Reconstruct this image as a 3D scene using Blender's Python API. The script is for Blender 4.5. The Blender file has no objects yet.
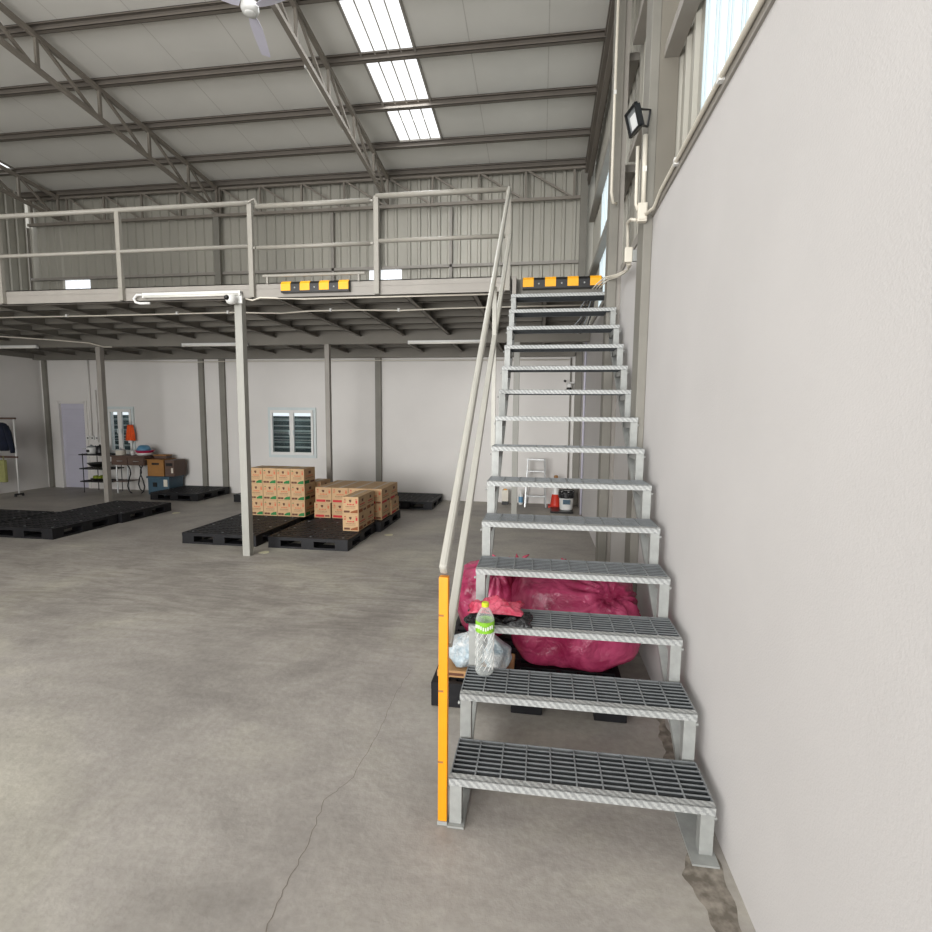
import bpy, bmesh, math, random
from mathutils import Vector, Matrix
random.seed(7)
COL = bpy.context.scene.collection
OFF = {}          # world offset of every empty / parent

# ------------------------------------------------------------------ materials
def new_mat(name):
    m = bpy.data.materials.new(name); m.use_nodes = True
    nt = m.node_tree; return m, nt, nt.nodes['Principled BSDF']

def mat(name, col, rough=0.6, metal=0.0, var=0.0, scale=6.0, bump=0.0, bscale=60.0, spec=0.5, emit=0.0, detail=4.0, stretch=None):
    m, nt, b = new_mat(name)
    b.inputs['Roughness'].default_value = rough
    b.inputs['Metallic'].default_value = metal
    b.inputs['Specular IOR Level'].default_value = spec
    c = (*col, 1)
    tc = nt.nodes.new('ShaderNodeTexCoord')
    src = tc.outputs['Object']
    if stretch:
        mp = nt.nodes.new('ShaderNodeMapping'); mp.inputs['Scale'].default_value = stretch
        nt.links.new(src, mp.inputs['Vector']); src = mp.outputs['Vector']
    n = nt.nodes.new('ShaderNodeTexNoise'); n.inputs['Scale'].default_value = scale; n.inputs['Detail'].default_value = detail
    nt.links.new(src, n.inputs['Vector'])
    r = nt.nodes.new('ShaderNodeValToRGB')
    r.color_ramp.elements[0].position = 0.3; r.color_ramp.elements[1].position = 0.7
    r.color_ramp.elements[0].color = tuple(max(0, x*(1-var)) for x in col) + (1,)
    r.color_ramp.elements[1].color = tuple(min(1, x*(1+var)) for x in col) + (1,)
    nt.links.new(n.outputs['Fac'], r.inputs['Fac']); nt.links.new(r.outputs['Color'], b.inputs['Base Color'])
    if bump:
        n2 = nt.nodes.new('ShaderNodeTexNoise'); n2.inputs['Scale'].default_value = bscale; n2.inputs['Detail'].default_value = 3
        nt.links.new(src, n2.inputs['Vector'])
        bp = nt.nodes.new('ShaderNodeBump'); bp.inputs['Strength'].default_value = bump; bp.inputs['Distance'].default_value = 0.01
        nt.links.new(n2.outputs['Fac'], bp.inputs['Height']); nt.links.new(bp.outputs['Normal'], b.inputs['Normal'])
    if emit:
        b.inputs['Emission Color'].default_value = c; b.inputs['Emission Strength'].default_value = emit
    return m

def srgb(r, g, b):
    f = lambda v: (v/255/12.92) if v/255 <= 0.04045 else ((v/255+0.055)/1.055)**2.4
    return (f(r), f(g), f(b))

M = {}
M['paint']    = mat('grey_steel_paint', srgb(150,145,138), 0.55, 0, 0.06, 5, 0.05)
M['handrail'] = mat('handrail_paint', srgb(170,168,159), 0.4, 0, 0.04, 8)
M['truss'] = mat('truss_steel', srgb(134,127,118), 0.55, 0, 0.08, 5)
M['tan'] = mat('wall_column_paint', srgb(122,117,107), 0.55, 0, 0.08, 2)
M['paint_w']  = mat('pale_steel_paint', srgb(156,155,148), 0.5, 0, 0.05, 5)
M['paint_d']  = mat('dark_steel_paint', srgb(128,125,117), 0.6, 0, 0.08, 4)
M['tray']     = mat('tray_cardboard', srgb(168,130,88), 0.8, 0, 0.08, 9)
M['purlin']   = mat('purlin_steel', srgb(116,109,101), 0.6, 0, 0.08, 4)
M['rail']     = mat('rail_paint', srgb(150,146,137), 0.45, 0, 0.05, 8)
M['galv']     = mat('galvanised_steel', srgb(156,158,155), 0.45, 0.12, 0.10, 22, 0.12, 90)
M['grate']    = mat('grating_steel', srgb(134,138,140), 0.42, 0.2, 0.12, 25)
M['grate_shade']  = mat('shaded_grating_steel', srgb(66,70,73), 0.6, 0.1, 0.15, 25)  # darker bar sides, shade of the grating gaps put into the colour
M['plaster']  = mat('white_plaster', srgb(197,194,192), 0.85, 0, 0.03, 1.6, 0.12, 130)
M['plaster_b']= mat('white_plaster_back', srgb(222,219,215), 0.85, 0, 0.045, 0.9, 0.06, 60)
M['clad']     = mat('corrugated_sheet', srgb(168,165,155), 0.5, 0.1, 0.10, 0.9, stretch=(1,1,0.4))
M['roof']     = mat('insulated_roof_sheet', srgb(222,220,214), 0.6, 0.0, 0.035, 1.2, 0.05, 8)
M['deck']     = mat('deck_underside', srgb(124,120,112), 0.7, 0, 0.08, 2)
M['black_pl'] = mat('black_pallet_plastic', srgb(22,22,25), 0.5, 0, 0.25, 9, 0.1, 60, spec=0.3)
M['black']    = mat('black_plastic', srgb(18,18,20), 0.35, 0, 0.1, 20)
M['yellow']   = mat('yellow_rubber', srgb(250,176,20), 0.5, 0, 0.06, 20)
M['ytape']    = mat('orange_yellow_tape', srgb(236,148,6), 0.4, 0, 0.04, 14)
M['white']    = mat('white_plastic', srgb(225,225,222), 0.35, 0, 0.02, 6)
M['tube']     = mat('tube_light_diffuser', srgb(232,230,222), 0.3, 0, 0.01, 5)
M['pvc']      = mat('cream_conduit', srgb(214,208,194), 0.45, 0, 0.04, 8)
M['door']     = mat('lavender_door', srgb(200,198,212), 0.5, 0, 0.02, 4)
M['frame']    = mat('white_window_frame', srgb(205,214,214), 0.4, 0, 0.03, 8)
M['carton']   = mat('brown_cardboard', srgb(188,156,118), 0.8, 0, 0.06, 9, 0.06, 70)
M['carton_t'] = mat('cardboard_top', srgb(150,126,96), 0.85, 0, 0.08, 9)
M['carton_d'] = mat('dark_cardboard', srgb(150,106,56), 0.8, 0, 0.08, 9)
M['tape']     = mat('carton_tape', srgb(170,144,108), 0.3, 0, 0.03, 9)
M['ink_red']  = mat('red_ink', srgb(186,40,44), 0.7, 0, 0.08, 40)
M['ink_grn']  = mat('green_ink', srgb(24,112,54), 0.7, 0, 0.08, 40)
M['ink_brn']  = mat('brown_ink', srgb(134,72,30), 0.7, 0, 0.1, 40)
M['ink_dk']   = mat('dark_ink', srgb(92,54,34), 0.7, 0, 0.1, 40)
M['ink_org']  = mat('orange_ink', srgb(196,104,70), 0.7, 0, 0.1, 40)
M['navy']     = mat('navy_fabric', srgb(14,22,42), 0.9, 0, 0.3, 12, 0.3, 50)
M['lime']     = mat('pale_yellow_green_fabric', srgb(150,150,96), 0.8, 0, 0.15, 10)
M['wood']     = mat('dark_table_wood', srgb(92,72,62), 0.5, 0, 0.15, 8, stretch=(1,8,8))
M['orange']   = mat('orange_fabric', srgb(226,84,24), 0.8, 0, 0.12, 15, 0.2, 40)
M['pinkpl']   = mat('pink_plastic', srgb(206,40,92), 0.4, 0, 0.05, 10)
M['bluepl']   = mat('blue_plastic', srgb(92,142,176), 0.4, 0, 0.05, 10)
M['bluecr']   = mat('slate_blue_plastic', srgb(58,84,100), 0.45, 0, 0.08, 10)
M['green']    = mat('leaf_green', srgb(128,142,40), 0.6, 0, 0.3, 20)
M['cone']     = mat('traffic_orange', srgb(206,50,28), 0.5, 0, 0.06, 10)
M['alu']      = mat('aluminium', srgb(198,200,200), 0.35, 0.5, 0.05, 10)
M['stick']    = mat('pale_yellow_sticker', srgb(206,202,172), 0.7, 0, 0.1, 60)
M['crack']    = mat('dark_crack', srgb(118,110,101), 0.95, 0, 0.2, 30)
M['lens']     = mat('lamp_lens', srgb(226,228,228), 0.15, 0, 0.02, 10)
M['capg']     = mat('lime_bottle_cap', srgb(206,216,40), 0.4, 0, 0.03, 10)
M['labelg']   = mat('green_bottle_label', srgb(128,186,44), 0.4, 0, 0.25, 45)
M['seam']     = mat('roof_seam', srgb(200,197,190), 0.7, 0, 0.05, 5)
M['outside']  = mat('outdoor_dark_panel', srgb(58,74,76), 0.7, 0, 0.35, 5, stretch=(1,1,4))
M['slat']     = mat('outdoor_pale_slat', srgb(150,164,162), 0.6, 0, 0.1, 5)

def mat_emit(name, col, s, ribs=False):  # emission stands in for daylight coming through the sheets
    m, nt, b = new_mat(name)
    b.inputs['Base Color'].default_value = (*col, 1); b.inputs['Roughness'].default_value = 0.4
    b.inputs['Emission Color'].default_value = (*col, 1); b.inputs['Emission Strength'].default_value = s
    n = nt.nodes.new('ShaderNodeTexNoise'); n.inputs['Scale'].default_value = 2.0
    tc = nt.nodes.new('ShaderNodeTexCoord'); nt.links.new(tc.outputs['Object'], n.inputs['Vector'])
    mr = nt.nodes.new('ShaderNodeMapRange'); mr.inputs['To Min'].default_value = s*0.9; mr.inputs['To Max'].default_value = s*1.1
    nt.links.new(n.outputs['Fac'], mr.inputs['Value']); nt.links.new(mr.outputs['Result'], b.inputs['Emission Strength'])
    return m
M['fanblade'] = mat('fan_blade_plastic', srgb(222,220,236), 0.4, 0, 0.02, 6)
M['skyl'] = mat_emit('translucent_roof_sheet', (0.96, 0.98, 1.0), 1.15)
M['skyw'] = mat_emit('translucent_wall_sheet', (0.50, 0.56, 0.58), 1.05)
M['skyrib'] = mat_emit('translucent_sheet_rib', (0.36, 0.42, 0.44), 0.8)  # dimmer glow paints the shading of the ribs
M['skyb'] = mat_emit('translucent_back_sheet', (0.92, 0.96, 1.0), 0.8)

def m_floor():
    m, nt, b = new_mat('worn_concrete')
    L = nt.links; N = nt.nodes
    tc = N.new('ShaderNodeTexCoord')
    def noise(s, d, dist=0.0, sc=None):
        n = N.new('ShaderNodeTexNoise'); n.inputs['Scale'].default_value = s; n.inputs['Detail'].default_value = d
        n.inputs['Distortion'].default_value = dist; n.inputs['Roughness'].default_value = 0.6
        if sc:
            mp = N.new('ShaderNodeMapping'); mp.inputs['Scale'].default_value = sc; mp.inputs['Rotation'].default_value = (0,0,0.5)
            L.new(tc.outputs['Object'], mp.inputs['Vector']); L.new(mp.outputs['Vector'], n.inputs['Vector'])
        else: L.new(tc.outputs['Object'], n.inputs['Vector'])
        return n
    n1 = noise(0.55, 5, 0.6); r1 = N.new('ShaderNodeValToRGB')
    r1.color_ramp.elements[0].position = 0.36; r1.color_ramp.elements[0].color = (*srgb(146,141,136), 1)
    r1.color_ramp.elements[1].position = 0.66; r1.color_ramp.elements[1].color = (*srgb(182,178,166), 1)
    e = r1.color_ramp.elements.new(0.5); e.color = (*srgb(165,160,154), 1)
    L.new(n1.outputs['Fac'], r1.inputs['Fac'])
    n2 = noise(1.7, 14, 1.0, (1.0, 1.9, 1)); r2 = N.new('ShaderNodeValToRGB')
    r2.color_ramp.elements[0].position = 0.33; r2.color_ramp.elements[0].color = (0.72, 0.71, 0.69, 1)
    r2.color_ramp.elements[1].position = 0.62; r2.color_ramp.elements[1].color = (1.06, 1.055, 1.04, 1)
    L.new(n2.outputs['Fac'], r2.inputs['Fac'])
    mx = N.new('ShaderNodeMixRGB'); mx.blend_type = 'MULTIPLY'; mx.inputs['Fac'].default_value = 0.62
    L.new(r1.outputs['Color'], mx.inputs['Color1']); L.new(r2.outputs['Color'], mx.inputs['Color2'])
    n3 = noise(26, 8); r3 = N.new('ShaderNodeValToRGB')
    r3.color_ramp.elements[0].position = 0.3; r3.color_ramp.elements[0].color = (0.84, 0.83, 0.82, 1)
    r3.color_ramp.elements[1].position = 0.65; r3.color_ramp.elements[1].color = (1.06, 1.06, 1.06, 1)
    L.new(n3.outputs['Fac'], r3.inputs['Fac'])
    mx2 = N.new('ShaderNodeMixRGB'); mx2.blend_type = 'MULTIPLY'; mx2.inputs['Fac'].default_value = 0.8
    L.new(mx.outputs['Color'], mx2.inputs['Color1']); L.new(r3.outputs['Color'], mx2.inputs['Color2'])
    # broad band of trowel streaks across the middle of the floor
    n4 = noise(3.0, 10, 2.2, (.5, 2.4, 1)); r4 = N.new('ShaderNodeValToRGB')
    r4.color_ramp.elements[0].position = 0.38; r4.color_ramp.elements[0].color = (0.70, 0.68, 0.66, 1)
    r4.color_ramp.elements[1].position = 0.60; r4.color_ramp.elements[1].color = (1.05, 1.05, 1.03, 1)
    L.new(n4.outputs['Fac'], r4.inputs['Fac'])
    sp = N.new('ShaderNodeSeparateXYZ'); L.new(tc.outputs['Object'], sp.inputs['Vector'])
    m1 = N.new('ShaderNodeMapRange'); m1.inputs['From Min'].default_value = 2.6; m1.inputs['From Max'].default_value = 3.8
    m2 = N.new('ShaderNodeMapRange'); m2.inputs['From Min'].default_value = 6.4; m2.inputs['From Max'].default_value = 4.6
    L.new(sp.outputs['Y'], m1.inputs['Value']); L.new(sp.outputs['Y'], m2.inputs['Value'])
    mm = N.new('ShaderNodeMath'); mm.operation = 'MULTIPLY'; L.new(m1.outputs['Result'], mm.inputs[0]); L.new(m2.outputs['Result'], mm.inputs[1])
    m3 = N.new('ShaderNodeMath'); m3.operation = 'MULTIPLY'; L.new(mm.outputs['Value'], m3.inputs[0]); m3.inputs[1].default_value = 0.75
    mx3 = N.new('ShaderNodeMixRGB'); mx3.blend_type = 'MULTIPLY'; L.new(m3.outputs['Value'], mx3.inputs['Fac'])
    L.new(mx2.outputs['Color'], mx3.inputs['Color1']); L.new(r4.outputs['Color'], mx3.inputs['Color2'])
    L.new(mx3.outputs['Color'], b.inputs['Base Color'])
    rr = N.new('ShaderNodeMapRange'); rr.inputs['To Min'].default_value = 0.42; rr.inputs['To Max'].default_value = 0.72
    L.new(n2.outputs['Fac'], rr.inputs['Value']); L.new(rr.outputs['Result'], b.inputs['Roughness'])
    bp = N.new('ShaderNodeBump'); bp.inputs['Strength'].default_value = 0.25; bp.inputs['Distance'].default_value = 0.01
    L.new(n3.outputs['Fac'], bp.inputs['Height']); L.new(bp.outputs['Normal'], b.inputs['Normal'])
    return m
M['floor'] = m_floor()

def m_nosing():
    m, nt, b = new_mat('checker_plate')
    N = nt.nodes; L = nt.links
    b.inputs['Roughness'].default_value = 0.42; b.inputs['Metallic'].default_value = 0.15
    tc = N.new('ShaderNodeTexCoord'); mp = N.new('ShaderNodeMapping'); mp.inputs['Rotation'].default_value = (0, 0.0, 0)
    L.new(tc.outputs['Object'], mp.inputs['Vector'])
    w = N.new('ShaderNodeTexWave'); w.inputs['Scale'].default_value = 20; w.bands_direction = 'DIAGONAL'; w.inputs['Distortion'].default_value = 3.0; w.inputs['Detail'].default_value = 2.0; w.inputs['Detail Scale'].default_value = 6.0
    L.new(mp.outputs['Vector'], w.inputs['Vector'])
    r = N.new('ShaderNodeValToRGB'); r.color_ramp.elements[0].position = 0.3; r.color_ramp.elements[0].color = (*srgb(148,150,149), 1)
    r.color_ramp.elements[1].position = 0.75; r.color_ramp.elements[1].color = (*srgb(178,180,178), 1)
    L.new(w.outputs['Fac'], r.inputs['Fac']); L.new(r.outputs['Color'], b.inputs['Base Color'])
    bp = N.new('ShaderNodeBump'); bp.inputs['Strength'].default_value = 0.45; bp.inputs['Distance'].default_value = 0.003
    L.new(w.outputs['Fac'], bp.inputs['Height']); L.new(bp.outputs['Normal'], b.inputs['Normal'])
    return m
M['nosing'] = m_nosing()

def m_film(name, col, col2, trans=0.25, scale=5, coat=0.4):
    m, nt, b = new_mat(name)
    N = nt.nodes; L = nt.links
    tc = N.new('ShaderNodeTexCoord'); n = N.new('ShaderNodeTexNoise'); n.inputs['Scale'].default_value = scale; n.inputs['Detail'].default_value = 5
    n.inputs['Distortion'].default_value = 1.5
    L.new(tc.outputs['Object'], n.inputs['Vector'])
    r = N.new('ShaderNodeValToRGB'); r.color_ramp.elements[0].position = 0.35; r.color_ramp.elements[0].color = (*col, 1)
    r.color_ramp.elements[1].position = 0.68; r.color_ramp.elements[1].color = (*col2, 1)
    L.new(n.outputs['Fac'], r.inputs['Fac']); L.new(r.outputs['Color'], b.inputs['Base Color'])
    b.inputs['Roughness'].default_value = 0.25; b.inputs['Subsurface Weight'].default_value = 0.0
    b.inputs['Transmission Weight'].default_value = 0.0
    b.inputs['Coat Weight'].default_value = coat; b.inputs['Coat Roughness'].default_value = 0.15
    n2 = N.new('ShaderNodeTexNoise'); n2.inputs['Scale'].default_value = scale*3; n2.inputs['Distortion'].default_value = 2.0; n2.inputs['Detail'].default_value = 3
    L.new(tc.outputs['Object'], n2.inputs['Vector'])
    bp = N.new('ShaderNodeBump'); bp.inputs['Strength'].default_value = 0.7; bp.inputs['Distance'].default_value = 0.02
    L.new(n2.outputs['Fac'], bp.inputs['Height']); L.new(bp.outputs['Normal'], b.inputs['Normal'])
    tr = N.new('ShaderNodeBsdfTranslucent'); L.new(r.outputs['Color'], tr.inputs['Color'])
    ms = N.new('ShaderNodeMixShader'); ms.inputs['Fac'].default_value = trans
    L.new(b.outputs['BSDF'], ms.inputs[1]); L.new(tr.outputs['BSDF'], ms.inputs[2])
    L.new(ms.outputs['Shader'], nt.nodes['Material Output'].inputs['Surface'])
    return m
M['pinkbag'] = m_film('magenta_bin_bag_film', srgb(150,32,74), srgb(212,88,130), 0.4, 4)  # lighter second tone also paints highlights into the film
M['pinkbag2'] = m_film('red_folded_film', srgb(196,46,80), srgb(236,110,136), 0.2, 9)
M['blackbag'] = m_film('black_film', srgb(10,10,12), srgb(24,24,27), 0.0, 9, 0.05)
M['whitebag'] = m_film('white_blue_film', srgb(176,196,206), srgb(232,232,230), 0.2, 11)

def m_glass(name, col, rough=0.02):
    m, nt, b = new_mat(name)
    b.inputs['Base Color'].default_value = (*col, 1); b.inputs['Roughness'].default_value = rough
    b.inputs['Transmission Weight'].default_value = 1.0; b.inputs['IOR'].default_value = 1.2
    N = nt.nodes; L = nt.links
    n = N.new('ShaderNodeTexNoise'); n.inputs['Scale'].default_value = 30
    mr = N.new('ShaderNodeMapRange'); mr.inputs['To Min'].default_value = rough; mr.inputs['To Max'].default_value = rough+0.04
    L.new(n.outputs['Fac'], mr.inputs['Value']); L.new(mr.outputs['Result'], b.inputs['Roughness'])
    return m
M['glass'] = m_glass('window_glass', (0.9, 0.95, 0.95))
def m_pet():
    m, nt, b = new_mat('clear_bottle_plastic'); N = nt.nodes; L = nt.links
    b.inputs['Base Color'].default_value = (.78,.82,.80,1); b.inputs['Roughness'].default_value = .12
    tr = N.new('ShaderNodeBsdfTransparent'); lw = N.new('ShaderNodeLayerWeight'); lw.inputs['Blend'].default_value = .35
    mr = N.new('ShaderNodeMapRange'); mr.inputs['To Min'].default_value = .12; mr.inputs['To Max'].default_value = .8
    L.new(lw.outputs['Facing'], mr.inputs['Value'])
    ms = N.new('ShaderNodeMixShader'); L.new(mr.outputs['Result'], ms.inputs['Fac']); L.new(tr.outputs['BSDF'], ms.inputs[1]); L.new(b.outputs['BSDF'], ms.inputs[2])
    L.new(ms.outputs['Shader'], N['Material Output'].inputs['Surface'])
    n = N.new('ShaderNodeTexNoise'); n.inputs['Scale'].default_value = 40; bp = N.new('ShaderNodeBump'); bp.inputs['Strength'].default_value = .2
    L.new(n.outputs['Fac'], bp.inputs['Height']); L.new(bp.outputs['Normal'], b.inputs['Normal'])
    return m
M['pet'] = m_pet()

def m_stain():
    m, nt, b = new_mat('damp_dirt')
    N = nt.nodes; L = nt.links
    n = N.new('ShaderNodeTexNoise'); n.inputs['Scale'].default_value = 22; n.inputs['Detail'].default_value = 8
    tc = N.new('ShaderNodeTexCoord'); L.new(tc.outputs['Object'], n.inputs['Vector'])
    r = N.new('ShaderNodeValToRGB'); r.color_ramp.elements[0].position = 0.4; r.color_ramp.elements[0].color = (*srgb(104,97,87), 1)
    r.color_ramp.elements[1].position = 0.66; r.color_ramp.elements[1].color = (*srgb(152,144,133), 1)
    L.new(n.outputs['Fac'], r.inputs['Fac']); L.new(r.outputs['Color'], b.inputs['Base Color']); b.inputs['Roughness'].default_value = 0.8
    return m
M['stain'] = m_stain()

# ------------------------------------------------------------------ mesh builder
class MB:
    def __init__(s): s.v = []; s.f = []; s.mi = []
    def add(s, vs, fs, mi=0):
        o = len(s.v); s.v += [tuple(v) for v in vs]; s.f += [tuple(i+o for i in f) for f in fs]; s.mi += [mi]*len(fs); return s
    def box(s, x0, x1, y0, y1, z0, z1, mi=0):
        vs = [(x0,y0,z0),(x1,y0,z0),(x1,y1,z0),(x0,y1,z0),(x0,y0,z1),(x1,y0,z1),(x1,y1,z1),(x0,y1,z1)]
        return s.add(vs, [(0,3,2,1),(4,5,6,7),(0,1,5,4),(1,2,6,5),(2,3,7,6),(3,0,4,7)], mi)
    def bar(s, p0, p1, w, h, up=(0,0,1), mi=0):
        p0 = Vector(p0); p1 = Vector(p1); d = (p1-p0).normalized(); up = Vector(up)
        if abs(d.dot(up)) > 0.98: up = Vector((0,1,0))
        a = d.cross(up).normalized(); b = a.cross(d).normalized()
        vs = []
        for p in (p0, p1):
            for i, j in ((-1,-1),(1,-1),(1,1),(-1,1)): vs.append(p + a*(w/2*i) + b*(h/2*j))
        return s.add(vs, [(0,1,2,3),(7,6,5,4),(0,4,5,1),(1,5,6,2),(2,6,7,3),(3,7,4,0)], mi)
    def tube(s, pts, r, n=10, mi=0, caps=True):
        pts = [Vector(p) for p in pts]; rs = r if isinstance(r, (list, tuple)) else [r]*len(pts)
        rings = []; prev = None
        for i, p in enumerate(pts):
            d = (pts[min(i+1, len(pts)-1)] - pts[max(i-1, 0)]).normalized()
            if prev is None:
                u = Vector((0,0,1)) if abs(d.z) < 0.9 else Vector((0,1,0))
                a = d.cross(u).normalized()
            else:
                a = (prev - d*prev.dot(d)).normalized()
            prev = a; b = d.cross(a)
            rings.append([p + (a*math.cos(2*math.pi*k/n) + b*math.sin(2*math.pi*k/n))*rs[i] for k in range(n)])
        vs = [v for ring in rings for v in ring]; fs = []
        for i in range(len(pts)-1):
            for k in range(n):
                k2 = (k+1) % n; fs.append((i*n+k, i*n+k2, (i+1)*n+k2, (i+1)*n+k))
        if caps:
            fs.append(tuple(reversed(range(n)))); fs.append(tuple((len(pts)-1)*n+k for k in range(n)))
        return s.add(vs, fs, mi)
    def lathe(s, prof, c=(0,0,0), n=24, mi=0, caps=True, wob=None):
        vs = []; fs = []
        for i, (r, z) in enumerate(prof):
            for k in range(n):
                a = 2*math.pi*k/n; rr = r*(wob(a, i) if wob else 1)
                vs.append((c[0]+rr*math.cos(a), c[1]+rr*math.sin(a), c[2]+z))
        for i in range(len(prof)-1):
            for k in range(n):
                k2 = (k+1) % n; fs.append((i*n+k, i*n+k2, (i+1)*n+k2, (i+1)*n+k))
        if caps:
            fs.append(tuple(reversed(range(n)))); fs.append(tuple((len(prof)-1)*n+k for k in range(n)))
        return s.add(vs, fs, mi)
    def prism(s, poly, axis, a0, a1, mi=0):
        n = len(poly)
        def pt(p, a):
            return (a, p[0], p[1]) if axis == 'x' else ((p[0], a, p[1]) if axis == 'y' else (p[0], p[1], a))
        vs = [pt(p, a0) for p in poly] + [pt(p, a1) for p in poly]
        fs = [tuple(reversed(range(n))), tuple(range(n, 2*n))] + [(i, (i+1) % n, n+(i+1) % n, n+i) for i in range(n)]
        return s.add(vs, fs, mi)
    def build(s, name, mats, parent=None, smooth=False, bevel=0.0, solid=0.0, sub=0):
        if not isinstance(mats, (list, tuple)): mats = [mats]
        o = OFF.get(parent.name, Vector()) if parent else Vector()
        me = bpy.data.meshes.new(name)
        me.from_pydata([tuple(Vector(v)-o) for v in s.v], [], s.f)
        for m in mats: me.materials.append(m)
        for i, p in enumerate(me.polygons): p.material_index = s.mi[i]; p.use_smooth = smooth
        bm = bmesh.new(); bm.from_mesh(me); bmesh.ops.recalc_face_normals(bm, faces=bm.faces); bm.to_mesh(me); bm.free()
        ob = bpy.data.objects.new(name, me); COL.objects.link(ob)
        if parent: ob.parent = parent; OFF[ob.name] = o.copy()
        else: OFF[ob.name] = Vector()
        if bevel:
            b = ob.modifiers.new('bevel', 'BEVEL'); b.width = bevel; b.segments = 2; b.limit_method = 'ANGLE'
        if solid:
            b = ob.modifiers.new('solid', 'SOLIDIFY'); b.thickness = solid
        if sub:
            b = ob.modifiers.new('sub', 'SUBSURF'); b.levels = sub; b.render_levels = sub
        return ob

def tag(o, label, cat, group=None, kind=None):
    o['label'] = label; o['category'] = cat
    if group: o['group'] = group
    if kind: o['kind'] = kind
    return o
def thing(name, loc, label, cat, group=None):
    o = bpy.data.objects.new(name, None); COL.objects.link(o); o.location = loc; o.empty_display_size = 0.1
    OFF[o.name] = Vector(loc); return tag(o, label, cat, group)
def struct(o, label=None, cat=None):
    o['kind'] = 'structure'
    if label: o['label'] = label
    if cat: o['category'] = cat
    return o
def dup(root, loc, label, rotz=0.0, scale=None):
    r = root.copy(); COL.objects.link(r); r.location = loc; r.rotation_euler = (0,0,rotz); r['label'] = label
    if scale: r.scale = scale
    for ch in list(root.children):
        c = ch.copy(); COL.objects.link(c); c.parent = r
        for g in list(ch.children):
            d = g.copy(); COL.objects.link(d); d.parent = c
    return r

# ------------------------------------------------------------------ key dimensions (metres)
EYE = 1.6331
XR = 0.72          # plaster face of right wall
XL = -10.6         # left wall
YB = 9.55          # back wall
YM = 5.36          # mezzanine edge
ZM = 3.05          # mezzanine floor
def roofz(y): return 6.40 - 0.088*(y-5.9)     # underside of roof sheet

# ------------------------------------------------------------------ shell
fl = MB().box(XL-0.4, XR+0.4, -4.5, YB+0.3, -0.12, 0).build('floor', M['floor'])
struct(fl, 'worn grey concrete floor of the warehouse', 'floor')
cr = MB()
pts = [(-0.82,1.30),(-0.835,1.49),(-0.84,1.65),(-0.87,1.90),(-0.80,2.05),(-0.79,2.4),(-0.81,2.75),(-0.78,3.1)]
fine = []
for a, b in zip(pts[:-1], pts[1:]):
    for k in range(8):
        t = k/8; fine.append((a[0]*(1-t)+b[0]*t+random.uniform(-.006,.006), a[1]*(1-t)+b[1]*t))
for i, (a, b) in enumerate(zip(fine[:-1], fine[1:])):
    w = 0.0018*(1-0.6*i/len(fine))
    cr.add([(a[0]-w,a[1],0.0008),(a[0]+w,a[1],0.0008),(b[0]+w,b[1],0.0008),(b[0]-w,b[1],0.0008)], [(0,1,2,3)])
cr.build('crack', M['crack'], fl)
st = MB()
prof = [(2.75,.665,.70),(2.55,.645,.708),(2.35,.625,.71),(2.15,.60,.712),(1.98,.61,.69),(1.85,.575,.69),(1.76,.55,.69),(1.68,.565,.685),(1.6,.595,.68),(1.5,.605,.675),(1.4,.60,.67),(1.2,.60,.67),(1.0,.61,.67)]
def lerp_prof(y):
    for (ya,a0,a1),(yb,b0,b1) in zip(prof[:-1], prof[1:]):
        if yb <= y <= ya:
            t = (ya-y)/(ya-yb); return a0+(b0-a0)*t, a1+(b1-a1)*t
vs = []; N_ = 110
for k in range(N_+1):
    y = 2.75 - 1.75*k/N_; a, b = lerp_prof(max(1.0, min(2.75, y)))
    a += .008*math.sin(y*31)+.005*math.sin(y*77+1)+random.uniform(-.002,.002); b += .006*math.sin(y*41+2)
    vs += [(a, y, .001), (b, y, .001)]
st.add(vs, [(2*k, 2*k+1, 2*k+3, 2*k+2) for k in range(N_)])
st.build('dirt_stain', M['stain'], fl)

# right wall: plaster to 3.02, corrugated cladding above
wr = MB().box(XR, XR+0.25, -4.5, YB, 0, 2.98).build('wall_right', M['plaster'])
struct(wr, 'white plastered wall beside the staircase', 'wall')
def corr_y(x, y0, y1, zf0, zf1, pitch=0.19, d=0.025, t=None):
    mb = MB(); ys = []
    y = y0
    while y < y1-1e-6:
        for f, dx in ((0,0),(0.62,0),(0.72,-d),(0.9,-d)):
            yy = y + f*pitch
            if yy < y1: ys.append((yy, dx))
        y += pitch
    ys.append((y1, 0))
    vs = []
    for yy, dx in ys: vs += [(x+dx, yy, zf0(yy)), (x+dx, yy, zf1(yy))]
    fs = [(2*i, 2*i+2, 2*i+3, 2*i+1) for i in range(len(ys)-1)]
    return mb.add(vs, fs)
def corr_x(y, x0, x1, z0, z1, pitch=0.19, d=0.028):
    mb = MB(); xs = []; x = x0
    while x < x1-1e-6:
        for f, dy in ((0,0),(0.60,0),(0.70,-d),(0.90,-d)):
            xx = x + f*pitch
            if xx < x1: xs.append((xx, dy))
        x += pitch
    xs.append((x1, 0)); vs = []
    for xx, dy in xs: vs += [(xx, y+dy, z0), (xx, y+dy, z1)]
    return mb.add(vs, [(2*i, 2*i+2, 2*i+3, 2*i+1) for i in range(len(xs)-1)])
CX = 0.87
zt = lambda y: roofz(y)+0.05
zb = lambda y: 2.98
corr_y(CX, -4.5, 2.40, zb, zt).build('cladding', M['clad'], wr, solid=0.004)
corr_y(CX, 2.40, 3.22, zb, lambda y: 4.75).build('translucent_cladding', M['skyw'], wr)
rb = MB()
for k in range(5):
    for f in (.62, .9):
        yy = 2.40+(k+f)*.19
        if yy < 3.2: rb.box(CX-.034, CX-.027, yy-.008, yy+.008, 3.0, 4.75)
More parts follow.
